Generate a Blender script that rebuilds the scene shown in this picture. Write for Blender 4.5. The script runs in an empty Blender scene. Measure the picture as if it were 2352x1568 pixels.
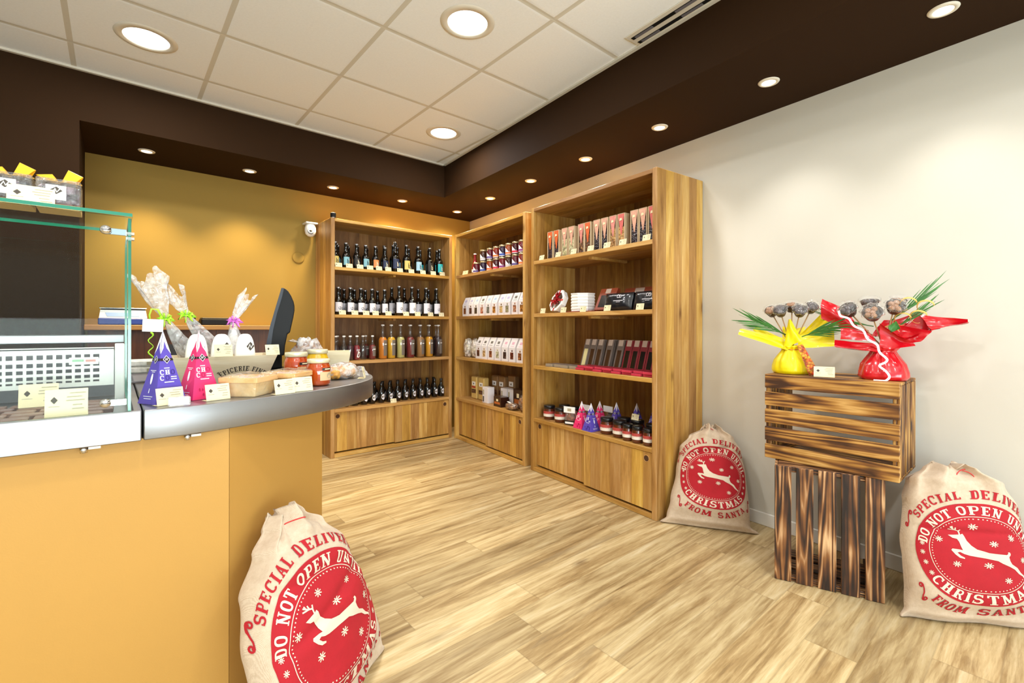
import bpy, bmesh, math, random
from math import sin, cos, pi, radians, atan2, sqrt
from mathutils import Vector, Matrix, noise
from mathutils.geometry import tessellate_polygon

# ------------------------------------------------------------------ scene, camera, light, exposure
S = bpy.context.scene
COL = S.collection
random.seed(7)
PHI = radians(5.1462)                       # the right wall stands 5 degrees out of square
FW, FH = 2352.0, 1568.0
F_PX, CX, CY = 1073.9, 1194.45, 751.35
cam_d = bpy.data.cameras.new('camera')
cam_d.sensor_width = 36.0
cam_d.lens = F_PX / FW * 36.0
cam_d.shift_x = (FW / 2 - CX) / FW
cam_d.shift_y = (CY - FH / 2) / FW
cam_d.clip_start = 0.02
cam = bpy.data.objects.new('camera', cam_d)
COL.objects.link(cam)
cam.location = (0, 0, 1.1091)
cam.rotation_euler = (Matrix.Rotation(radians(-40.9126), 4, 'Z') @ Matrix.Rotation(radians(90), 4, 'X')
                      @ Matrix.Rotation(radians(0.1081), 4, 'Z')).to_euler()
S.camera = cam
S.view_settings.view_transform = 'Standard'
S.view_settings.look = 'None'
S.view_settings.gamma = 1.0
S.view_settings.use_curve_mapping = False
S.view_settings.exposure = 0.0
S.cycles.use_denoising = True
S.cycles.max_bounces = 10
S.cycles.diffuse_bounces = 6
S.cycles.glossy_bounces = 4
S.cycles.transmission_bounces = 6
S.cycles.transparent_max_bounces = 24
S.cycles.sample_clamp_indirect = 6.0
S.cycles.caustics_reflective = False
S.cycles.caustics_refractive = False

world = bpy.data.worlds.new('sky')
S.world = world
world.use_nodes = True
bg = world.node_tree.nodes['Background']
bg.inputs['Color'].default_value = (0.74, 0.87, 1.0, 1)
bg.inputs['Strength'].default_value = 1.6


def lamp(name, kind, loc, energy, color, rot=(0, 0, 0), **kw):
    d = bpy.data.lights.new(name, kind)
    d.energy = energy
    d.color = color
    for k, v in kw.items():
        setattr(d, k, v)
    o = bpy.data.objects.new(name, d)
    COL.objects.link(o)
    o.location = loc
    o.rotation_euler = rot
    return o


# daylight through the shop window behind the viewer, its lamp set low and tilted up to brighten the ceiling
lamp('daylight', 'AREA', (0.0, -3.45, 0.72), 290, (0.88, 0.94, 1.0), (radians(128), 0, 0),
     shape='RECTANGLE', size=5.8, size_y=1.2)
DOWN = [(0.123, 3.12), (1.314, 1.916), (1.92, 3.123)]                      # the downlights the photo shows
DOWN_REST = [(0.12, 0.72), (1.314, -0.48), (-1.08, 1.92), (-1.08, -0.48), (0.12, -1.68)]
for (x, y) in DOWN + DOWN_REST:
    lamp('downlight_beam', 'AREA', (x, y, 2.575), 15, (1.0, 0.985, 0.97), shape='DISK', size=0.16)
SPOT_BACK = [(0.163, 4.10), (0.785, 4.10), (1.42, 4.105), (2.069, 4.106), (2.695, 4.114)]
SPOT_SIDE = [(2.645, 3.48), (2.58, 2.847), (2.541, 2.22), (2.472, 1.575), (2.418, 0.934), (2.365, 0.289),
             (2.31, -0.36), (2.25, -1.0)]
for i, (x, y) in enumerate(SPOT_BACK):
    lamp('spot_beam', 'SPOT', (x, y, 2.285), 58, (1.0, 0.78, 0.44), spot_size=radians(150 if i > 2 else 96),
         spot_blend=1.0 if i > 2 else 0.75, shadow_soft_size=0.03)
for i, (x, y) in enumerate(SPOT_SIDE):
    w = min(1.0, max(0.0, (3 - i) / 3.0))
    lamp('spot_beam', 'SPOT', (x, y, 2.285), 17 + 24 * w, (1.0, 0.96 - 0.14 * w, 0.90 - 0.48 * w), spot_size=radians(150 if i < 3 else 96),
         spot_blend=1.0 if i < 3 else 0.75, shadow_soft_size=0.03)


# ------------------------------------------------------------------ helpers
def lin(h):
    h = h.lstrip('#')
    r = []
    for i in (0, 2, 4):
        c = int(h[i:i + 2], 16) / 255.0
        r.append(c / 12.92 if c <= 0.04045 else ((c + 0.055) / 1.055) ** 2.4)
    return (r[0], r[1], r[2], 1.0)


class MB:
    """collects shapes that become ONE mesh object"""

    def __init__(s):
        s.v, s.f, s.m, s.s = [], [], [], []

    def add(s, vs, fs, mi=0, smooth=False, M=None):
        b = len(s.v)
        for p in vs:
            p = Vector(p)
            s.v.append(tuple(M @ p) if M is not None else tuple(p))
        for f in fs:
            s.f.append([b + i for i in f])
            s.m.append(mi)
            s.s.append(smooth)
        return s

    def box(s, x0, x1, y0, y1, z0, z1, mi=0, c=0.0, M=None):
        if c <= 0:
            vs = [(x, y, z) for x in (x0, x1) for y in (y0, y1) for z in (z0, z1)]
            fs = [(0, 1, 3, 2), (4, 6, 7, 5), (0, 4, 5, 1), (2, 3, 7, 6), (0, 2, 6, 4), (1, 5, 7, 3)]
            return s.add(vs, fs, mi, False, M)
        ce = ((x0 + x1) / 2, (y0 + y1) / 2, (z0 + z1) / 2)
        h = (abs(x1 - x0) / 2, abs(y1 - y0) / 2, abs(z1 - z0) / 2)
        c = min(c, min(h) * 0.9)
        vs, ix = [], {}
        for sx in (-1, 1):
            for sy in (-1, 1):
                for sz in (-1, 1):
                    sg = (sx, sy, sz)
                    for a in range(3):
                        ix[(sg, a)] = len(vs)
                        vs.append(tuple(ce[k] + sg[k] * (h[k] if k == a else h[k] - c) for k in range(3)))
        fs = []
        for a in range(3):
            b, d = (a + 1) % 3, (a + 2) % 3
            for sg in (-1, 1):
                q = []
                for (sb, sd) in ((-1, -1), (1, -1), (1, 1), (-1, 1)):
                    t = [0, 0, 0]; t[a] = sg; t[b] = sb; t[d] = sd
                    q.append(ix[(tuple(t), a)])
                fs.append(q)
            for sb in (-1, 1):
                for sd in (-1, 1):
                    t0 = [0, 0, 0]; t0[a] = -1; t0[b] = sb; t0[d] = sd
                    t1 = list(t0); t1[a] = 1
                    t0, t1 = tuple(t0), tuple(t1)
                    fs.append([ix[(t0, b)], ix[(t1, b)], ix[(t1, d)], ix[(t0, d)]])
        for sx in (-1, 1):
            for sy in (-1, 1):
                for sz in (-1, 1):
                    fs.append([ix[((sx, sy, sz), a)] for a in range(3)])
        return s.add(vs, fs, mi, False, M)

    def lathe(s, prof, n=24, mi=0, smooth=True, M=None, a0=0.0, a1=2 * pi):
        full = abs(a1 - a0 - 2 * pi) < 1e-6
        cols = n if full else n + 1
        vs, rows = [], []
        for (r, z) in prof:
            if r < 1e-6:
                rows.append([len(vs)] * cols)
                vs.append((0, 0, z))
            else:
                rows.append(list(range(len(vs), len(vs) + cols)))
                for i in range(cols):
                    a = a0 + (a1 - a0) * i / n
                    vs.append((r * cos(a), r * sin(a), z))
        fs = []
        for k in range(len(rows) - 1):
            A, B = rows[k], rows[k + 1]
            for i in range(n):
                j = (i + 1) % cols
                q = []
                for t in (A[i], A[j], B[j], B[i]):
                    if t not in q:
                        q.append(t)
                if len(q) > 2:
                    fs.append(q)
        return s.add(vs, fs, mi, smooth, M)

    def tube(s, path, r, n=8, mi=0, closed=False, M=None, flat=1.0):
        P = [Vector(p) for p in path]
        k = len(P)
        vs = []
        up = Vector((0.13, 0.07, 1)).normalized()
        prev = None
        for i in range(k):
            if closed:
                t = (P[(i + 1) % k] - P[i - 1])
            else:
                t = P[min(i + 1, k - 1)] - P[max(i - 1, 0)]
            t.normalize()
            ref = prev if prev is not None else (up if abs(t.dot(up)) < 0.9 else Vector((1, 0, 0)))
            a = (ref - t * ref.dot(t)).normalized()
            prev = a
            b = t.cross(a)
            rr = r[i] if isinstance(r, (list, tuple)) else r
            for j in range(n):
                w = 2 * pi * j / n
                vs.append(P[i] + a * rr * cos(w) + b * rr * flat * sin(w))
        fs = []
        for i in range(k if closed else k - 1):
            for j in range(n):
                fs.append((i * n + j, i * n + (j + 1) % n, ((i + 1) % k) * n + (j + 1) % n, ((i + 1) % k) * n + j))
        if not closed:
            fs.append(tuple(range(n)))
            fs.append(tuple((k - 1) * n + j for j in range(n)))
        return s.add(vs, fs, mi, True, M)

    def prism(s, poly, z0, z1, mi=0, M=None, smooth=False):
        n = len(poly)
        vs = [(x, y, z0) for x, y in poly] + [(x, y, z1) for x, y in poly]
        fs = [tuple(range(n)), tuple(range(n, 2 * n))]
        s.add(vs, fs, mi, False, M)
        b = len(s.v) - 2 * n
        for i in range(n):
            j = (i + 1) % n
            s.f.append([b + i, b + j, b + n + j, b + n + i]); s.m.append(mi); s.s.append(smooth)
        return s

    def grid(s, fn, nu, nv, mi=0, smooth=True, M=None):
        vs = [fn(i / nu, j / nv) for j in range(nv + 1) for i in range(nu + 1)]
        fs = [(j * (nu + 1) + i, j * (nu + 1) + i + 1, (j + 1) * (nu + 1) + i + 1, (j + 1) * (nu + 1) + i)
              for j in range(nv) for i in range(nu)]
        return s.add(vs, fs, mi, smooth, M)

    def mesh(s, name, recalc=True):
        me = bpy.data.meshes.new(name)
        me.from_pydata(s.v, [], s.f)
        me.polygons.foreach_set('material_index', s.m)
        me.polygons.foreach_set('use_smooth', s.s)
        if recalc:
            bm = bmesh.new()
            bm.from_mesh(me)
            bmesh.ops.recalc_face_normals(bm, faces=bm.faces)
            bm.to_mesh(me)
            bm.free()
        me.update()
        return me


def obj(name, mb, mats, parent=None, loc=None, rot=None, recalc=True):
    me = mb.mesh(name, recalc) if isinstance(mb, MB) else mb
    for m in (mats if isinstance(mats, (list, tuple)) else [mats]):
        me.materials.append(m)
    o = bpy.data.objects.new(name, me)
    COL.objects.link(o)
    if parent is not None:
        o.parent = parent
    if loc is not None:
        o.location = loc
    if rot is not None:
        o.rotation_euler = rot
    return o


def tag(o, label, cat, group=None):
    o['label'] = label
    o['category'] = cat
    if group:
        o['group'] = group
    return o


def empty(name, loc=(0, 0, 0), rz=0.0, rx=0.0, ry=0.0):
    o = bpy.data.objects.new(name, None)
    o.empty_display_size = 0.05
    COL.objects.link(o)
    o.location = loc
    o.rotation_euler = (rx, ry, rz)
    return o


def struct(name, mb, mats, recalc=True):
    o = obj(name, mb, mats, recalc=recalc)
    o['kind'] = 'structure'
    return o


def copy_tree(o, parent=None):
    c = o.copy()
    COL.objects.link(c)
    if parent is not None:
        c.parent = parent
    for ch in list(o.children):
        copy_tree(ch, c)
    return c


ORD = ['first', 'second', 'third', 'fourth', 'fifth', 'sixth', 'seventh', 'eighth', 'ninth', 'tenth', 'eleventh',
       'twelfth', 'thirteenth', 'fourteenth', 'fifteenth', 'sixteenth', 'seventeenth', 'eighteenth', 'nineteenth',
       'twentieth']


# ------------------------------------------------------------------ materials
def new_mat(name):
    m = bpy.data.materials.new(name)
    m.use_nodes = True
    nt = m.node_tree
    return m, nt, nt.nodes['Principled BSDF']


def nd(nt, kind, **kw):
    n = nt.nodes.new(kind)
    for k, v in kw.items():
        if k.startswith('i_'):
            n.inputs[k[2:].replace('_', ' ')].default_value = v
        elif k.startswith('n') and k[1:].isdigit():
            n.inputs[int(k[1:])].default_value = v
        else:
            setattr(n, k, v)
    return n


def math_n(nt, op, a, b=None, clamp=False):
    n = nt.nodes.new('ShaderNodeMath')
    n.operation = op
    n.use_clamp = clamp
    for i, x in enumerate((a, b)):
        if x is None:
            continue
        if hasattr(x, 'default_value'):
            nt.links.new(x, n.inputs[i])
        else:
            n.inputs[i].default_value = x
    return n.outputs[0]


def ramp(nt, fac, stops, interp='LINEAR'):
    n = nt.nodes.new('ShaderNodeValToRGB')
    n.color_ramp.interpolation = interp
    e = n.color_ramp.elements
    while len(e) < len(stops):
        e.new(0.5)
    for i, (p, c) in enumerate(stops):
        e[i].position = p
        e[i].color = c if len(c) == 4 else (c[0], c[1], c[2], 1)
    nt.links.new(fac, n.inputs[0])
    return n.outputs[0]


def mixc(nt, fac, a, b, mode='MIX'):
    n = nt.nodes.new('ShaderNodeMix')
    n.data_type = 'RGBA'
    n.blend_type = mode
    for sock, x in ((n.inputs[0], fac), (n.inputs[6], a), (n.inputs[7], b)):
        if hasattr(x, 'default_value'):
            nt.links.new(x, sock)
        else:
            sock.default_value = x
    return n.outputs[2]


def bump(nt, h, bsdf, strength=0.2, dist=0.01):
    n = nt.nodes.new('ShaderNodeBump')
    n.inputs['Strength'].default_value = strength
    n.inputs['Distance'].default_value = dist
    nt.links.new(h, n.inputs['Height'])
    nt.links.new(n.outputs[0], bsdf.inputs['Normal'])
    return n


def objco(nt, scale=(1, 1, 1), rnd=True):
    tc = nt.nodes.new('ShaderNodeTexCoord')
    mp = nt.nodes.new('ShaderNodeMapping')
    mp.inputs['Scale'].default_value = scale
    if rnd:
        oi = nt.nodes.new('ShaderNodeObjectInfo')
        ad = nt.nodes.new('ShaderNodeVectorMath')
        ad.operation = 'ADD'
        mu = nt.nodes.new('ShaderNodeVectorMath')
        mu.operation = 'SCALE'
        cb = nt.nodes.new('ShaderNodeCombineXYZ')
        for k in range(3):
            nt.links.new(oi.outputs['Random'], cb.inputs[k])
        nt.links.new(cb.outputs[0], mu.inputs[0])
        mu.inputs['Scale'].default_value = 7.3
        nt.links.new(tc.outputs['Object'], ad.inputs[0])
        nt.links.new(mu.outputs[0], ad.inputs[1])
        nt.links.new(ad.outputs[0], mp.inputs[0])
    else:
        nt.links.new(tc.outputs['Object'], mp.inputs[0])
    return mp.outputs[0], tc.outputs['Object']


def noise_n(nt, vec, scale, detail=4, rough=0.55, dist=0.0):
    n = nt.nodes.new('ShaderNodeTexNoise')
    n.inputs['Scale'].default_value = scale
    n.inputs['Detail'].default_value = detail
    n.inputs['Roughness'].default_value = rough
    n.inputs['Distortion'].default_value = dist
    if vec is not None:
        nt.links.new(vec, n.inputs['Vector'])
    return n.outputs['Fac']


def paint(name, hexc, rough=0.5, metal=0.0, var=0.0, vscale=6.0, bmp=0.0, bscale=200.0, spec=0.5, coat=0.0, trans=0.0,
          alpha=1.0):
    m, nt, b = new_mat(name)
    c = lin(hexc)
    b.inputs['Base Color'].default_value = c
    b.inputs['Roughness'].default_value = rough
    b.inputs['Metallic'].default_value = metal
    b.inputs['Specular IOR Level'].default_value = spec
    b.inputs['Coat Weight'].default_value = coat
    b.inputs['Transmission Weight'].default_value = trans
    b.inputs['Alpha'].default_value = alpha
    if var or bmp:
        v, _ = objco(nt)
        if var:
            f = noise_n(nt, v, vscale)
            lo = tuple(x * (1 - var) for x in c[:3])
            hi = tuple(min(1, x * (1 + var)) for x in c[:3])
            nt.links.new(ramp(nt, f, [(0.3, lo), (0.7, hi)]), b.inputs['Base Color'])
        if bmp:
            bump(nt, noise_n(nt, v, bscale, 3), b, bmp, 0.002)
    return m


def wood(name, cols, grain='z', stave=None, width=0.09, rough=0.42, fine=1.0, knots=True, contrast=1.0):
    """planks: cols dark, mid, light; grain runs along one axis, glued staves follow each other along another"""
    m, nt, b = new_mat(name)
    ax = {'x': 0, 'y': 1, 'z': 2}
    sc = [13 * fine] * 3
    sc[ax[grain]] = 1.1 * fine
    tc = nt.nodes.new('ShaderNodeTexCoord')
    oi = nt.nodes.new('ShaderNodeObjectInfo')
    sep = nt.nodes.new('ShaderNodeSeparateXYZ')
    nt.links.new(tc.outputs['Object'], sep.inputs[0])
    rnd = math_n(nt, 'MULTIPLY', oi.outputs['Random'], 37.0)
    if stave:
        q = math_n(nt, 'DIVIDE', sep.outputs[ax[stave]], width)
        q = math_n(nt, 'ADD', q, math_n(nt, 'MULTIPLY', oi.outputs['Random'], 5.0))
        fl = math_n(nt, 'FLOOR', q)
        fr = math_n(nt, 'FRACT', q)
        key = math_n(nt, 'ADD', fl, rnd)
    else:
        key = rnd
        fr = None
    wn = nt.nodes.new('ShaderNodeTexWhiteNoise')
    wn.noise_dimensions = '1D'
    nt.links.new(key, wn.inputs['W'])
    off = nt.nodes.new('ShaderNodeVectorMath')
    off.operation = 'SCALE'
    nt.links.new(wn.outputs['Color'], off.inputs[0])
    off.inputs['Scale'].default_value = 21.0
    mp = nt.nodes.new('ShaderNodeMapping')
    mp.inputs['Scale'].default_value = sc
    ad = nt.nodes.new('ShaderNodeVectorMath')
    ad.operation = 'ADD'
    nt.links.new(tc.outputs['Object'], mp.inputs[0])
    nt.links.new(mp.outputs[0], ad.inputs[0])
    nt.links.new(off.outputs[0], ad.inputs[1])
    g1 = noise_n(nt, ad.outputs[0], 1.0, 5, 0.6, 1.2)
    g2 = noise_n(nt, ad.outputs[0], 5.0, 3, 0.7, 0.3)
    g = math_n(nt, 'ADD', math_n(nt, 'MULTIPLY', g1, 0.7), math_n(nt, 'MULTIPLY', g2, 0.3))
    k = 0.5 / contrast * 0.42
    colr = ramp(nt, g, [(0.5 - k, lin(cols[0])), (0.5, lin(cols[1])), (0.5 + k, lin(cols[2]))])
    # each stave a little lighter or darker than the next
    br = nt.nodes.new('ShaderNodeMapRange')
    br.inputs[3].default_value = 0.74 if stave else 0.95
    br.inputs[4].default_value = 1.20 if stave else 1.06
    nt.links.new(wn.outputs['Value'], br.inputs[0])
    cb = nt.nodes.new('ShaderNodeCombineXYZ')
    sc3 = nt.nodes.new('ShaderNodeSeparateColor')
    nt.links.new(wn.outputs['Color'], sc3.inputs[0])
    hs = 1.0 if stave else 0.2
    nt.links.new(br.outputs[0], cb.inputs[0])
    nt.links.new(math_n(nt, 'MULTIPLY', br.outputs[0], math_n(nt, 'ADD', math_n(nt, 'MULTIPLY', sc3.outputs[0], 0.14 * hs), 1 - 0.06 * hs)), cb.inputs[1])
    nt.links.new(math_n(nt, 'MULTIPLY', br.outputs[0], math_n(nt, 'ADD', math_n(nt, 'MULTIPLY', sc3.outputs[1], 0.5 * hs), 1 - 0.25 * hs)), cb.inputs[2])
    colr = mixc(nt, 1.0, colr, cb.outputs[0], 'MULTIPLY')
    if knots:
        ks = [5.0] * 3
        ks[ax[grain]] = 2.1
        mk = nt.nodes.new('ShaderNodeMapping')
        mk.inputs['Scale'].default_value = ks
        nt.links.new(tc.outputs['Object'], mk.inputs[0])
        a2 = nt.nodes.new('ShaderNodeVectorMath')
        a2.operation = 'ADD'
        nt.links.new(mk.outputs[0], a2.inputs[0])
        nt.links.new(off.outputs[0], a2.inputs[1])
        vo = nt.nodes.new('ShaderNodeTexVoronoi')
        vo.inputs['Scale'].default_value = 1.0
        nt.links.new(a2.outputs[0], vo.inputs['Vector'])
        d = math_n(nt, 'ADD', vo.outputs['Distance'], math_n(nt, 'MULTIPLY', g2, 0.10))
        kf = ramp(nt, d, [(0.08, (0.8, 0.8, 0.8, 1)), (0.14, (0.2, 0.2, 0.2, 1)), (0.22, (0, 0, 0, 1))])
        colr = mixc(nt, kf, colr, lin('6b4218'))
    if fr is not None:
        e = math_n(nt, 'ABSOLUTE', math_n(nt, 'SUBTRACT', fr, 0.5))
        gl = ramp(nt, e, [(0.478, (0, 0, 0, 1)), (0.497, (0.75, 0.75, 0.75, 1))])
        colr = mixc(nt, gl, colr, lin(cols[0]))
    nt.links.new(colr, b.inputs['Base Color'])
    b.inputs['Roughness'].default_value = rough
    bump(nt, g, b, 0.12, 0.004)
    return m


def pane(name, tint='ffffff', refl=1.0, rough=0.0, haze=0.0, hazecol='ffffff', crumple=0.0, cscale=30.0):
    """thin clear sheet: see-through with a Fresnel reflection (and, for film, a little haze and crumple)"""
    m = bpy.data.materials.new(name)
    m.use_nodes = True
    nt = m.node_tree
    for n in list(nt.nodes):
        nt.nodes.remove(n)
    out = nt.nodes.new('ShaderNodeOutputMaterial')
    tr = nt.nodes.new('ShaderNodeBsdfTransparent')
    tr.inputs[0].default_value = lin(tint)
    gl = nt.nodes.new('ShaderNodeBsdfGlossy')
    gl.inputs['Roughness'].default_value = rough
    gl.inputs[0].default_value = (1, 1, 1, 1)
    fr = nt.nodes.new('ShaderNodeLayerWeight')
    fr.inputs[0].default_value = 0.5
    f = math_n(nt, 'ADD', math_n(nt, 'MULTIPLY', math_n(nt, 'POWER', fr.outputs['Facing'], 5.0), 0.9), 0.04)
    f = math_n(nt, 'MULTIPLY', f, refl, True)
    mx = nt.nodes.new('ShaderNodeMixShader')
    nt.links.new(f, mx.inputs[0])
    nt.links.new(tr.outputs[0], mx.inputs[1])
    nt.links.new(gl.outputs[0], mx.inputs[2])
    last = mx.outputs[0]
    if crumple:
        v, _ = objco(nt)
        h = noise_n(nt, v, cscale, 2, 0.5, 1.5)
        bm = nt.nodes.new('ShaderNodeBump')
        bm.inputs['Strength'].default_value = crumple
        bm.inputs['Distance'].default_value = 0.02
        nt.links.new(h, bm.inputs['Height'])
        nt.links.new(bm.outputs[0], gl.inputs['Normal'])
        nt.links.new(bm.outputs[0], fr.inputs['Normal'])
    if haze:
        df = nt.nodes.new('ShaderNodeBsdfDiffuse')
        df.inputs[0].default_value = lin(hazecol)
        m2 = nt.nodes.new('ShaderNodeMixShader')
        if crumple:
            nt.links.new(math_n(nt, 'MULTIPLY', ramp(nt, h, [(0.35, (0.2, 0.2, 0.2, 1)), (0.65, (1, 1, 1, 1))]), haze),
                         m2.inputs[0])
        else:
            m2.inputs[0].default_value = haze
        nt.links.new(last, m2.inputs[1])
        nt.links.new(df.outputs[0], m2.inputs[2])
        last = m2.outputs[0]
    nt.links.new(last, out.inputs[0])
    return m


def emit(name, hexc, strength):
    m, nt, b = new_mat(name)
    b.inputs['Base Color'].default_value = lin(hexc)
    b.inputs['Emission Color'].default_value = lin(hexc)
    b.inputs['Emission Strength'].default_value = strength
    return m


def speckle(name, cols, scale, rough=0.5, bmp=0.4):
    """small pieces packed together: nuts, chocolate chips, marshmallows"""
    m, nt, b = new_mat(name)
    v, _ = objco(nt)
    vo = nt.nodes.new('ShaderNodeTexVoronoi')
    vo.inputs['Scale'].default_value = scale
    nt.links.new(v, vo.inputs['Vector'])
    sp = nt.nodes.new('ShaderNodeSeparateColor')
    nt.links.new(vo.outputs['Color'], sp.inputs[0])
    c = ramp(nt, sp.outputs[0], [(i / max(1, len(cols) - 1), lin(x)) for i, x in enumerate(cols)])
    dk = ramp(nt, vo.outputs['Distance'], [(0.35, (1, 1, 1, 1)), (0.75, (0.45, 0.42, 0.40, 1))])
    nt.links.new(mixc(nt, 1.0, c, dk, 'MULTIPLY'), b.inputs['Base Color'])
    b.inputs['Roughness'].default_value = rough
    bump(nt, math_n(nt, 'SUBTRACT', 1.0, vo.outputs['Distance']), b, bmp, 0.01)
    return m


PINE = ['8c5f26', 'bc8c48', 'd6b070']
M = {}
M['rack_side'] = wood('rack wood, upright staves in depth', PINE, 'z', 'y', 0.075)
M['rack_front'] = wood('rack wood, upright staves in width', PINE, 'z', 'x', 0.088)
M['rack_back_shaded'] = wood('rack wood, back boards', ['5e3c1a', '8a5e2c', 'ac8048'], 'z', 'x', 0.095)  # darker than the other pine: shade inside the racks put into the colour
M['rack_shelf'] = wood('rack wood, long boards', PINE, 'x', 'y', 0.09)
M['rim'] = paint('cut wood edge', 'b98a4e', 0.5)
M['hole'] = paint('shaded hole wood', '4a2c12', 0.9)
M['back_board'] = wood('back counter board', ['b07a34', 'cf9a52', 'e3b876'], 'x', 'y', 0.1)
M['back_panel'] = wood('dark stained upright boards', ['3a1c08', '5c3013', '7c4620'], 'z', 'x', 0.14)
M['white'] = paint('white paper', 'f2f0ec', 0.55)
M['white_plastic'] = paint('white plastic', 'e9e9e6', 0.35)
M['cream'] = paint('cream card', 'efe2b8', 0.6)
M['ink'] = paint('dark ink', '4a4138', 0.7)
M['soft_ink'] = paint('soft grey brown ink', 'b0a488', 0.7)
M['black'] = paint('black satin plastic', '0a0a0b', 0.55, spec=0.3)
M['steel'] = None
M['clear'] = pane('clear glass sheet', 'fbfefc', 0.07)
M['green_edge'] = paint('green cut glass edge', '0f7a5c', 0.15, spec=0.8, coat=0.5)
M['film'] = pane('clear cellophane', 'ffffff', 2.2, 0.10, 0.46, 'fbf9fa', 0.7, 26.0)
M['thin_film'] = pane('thin clear film', 'ffffff', 1.6, 0.06, 0.08, 'ffffff', 0.6, 60.0)
M['acrylic'] = pane('clear acrylic', 'f6f6fa', 1.6, 0.03, 0.22, 'ffffff')


def brushed(name, hexc='c9c6c2', rough=0.24):
    m, nt, b = new_mat(name)
    b.inputs['Base Color'].default_value = lin(hexc)
    b.inputs['Metallic'].default_value = 1.0
    v, _ = objco(nt, (3, 3, 260), False)
    f = noise_n(nt, v, 1.0, 3, 0.6)
    mr = nt.nodes.new('ShaderNodeMapRange')
    mr.inputs[3].default_value = rough - 0.06
    mr.inputs[4].default_value = rough + 0.08
    nt.links.new(f, mr.inputs[0])
    nt.links.new(mr.outputs[0], b.inputs['Roughness'])
    bump(nt, f, b, 0.04, 0.001)
    return m


M['steel'] = brushed('brushed stainless steel', '98989a', 0.40)
M['chrome'] = paint('polished chrome', 'd8d8da', 0.12, 1.0)

# ------------------------------------------------------------------ the room
def wall_mat(name, hexc, rough=0.75):
    m, nt, b = new_mat(name)
    v, _ = objco(nt, rnd=False)
    c = lin(hexc)
    f = noise_n(nt, v, 1.3, 3)
    nt.links.new(ramp(nt, f, [(0.3, tuple(x * 0.965 for x in c[:3])), (0.7, tuple(min(1, x * 1.03) for x in c[:3]))]),
                 b.inputs['Base Color'])
    b.inputs['Roughness'].default_value = rough
    b.inputs['Specular IOR Level'].default_value = 0.3
    bump(nt, noise_n(nt, v, 260, 3), b, 0.06, 0.002)
    return m


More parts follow.
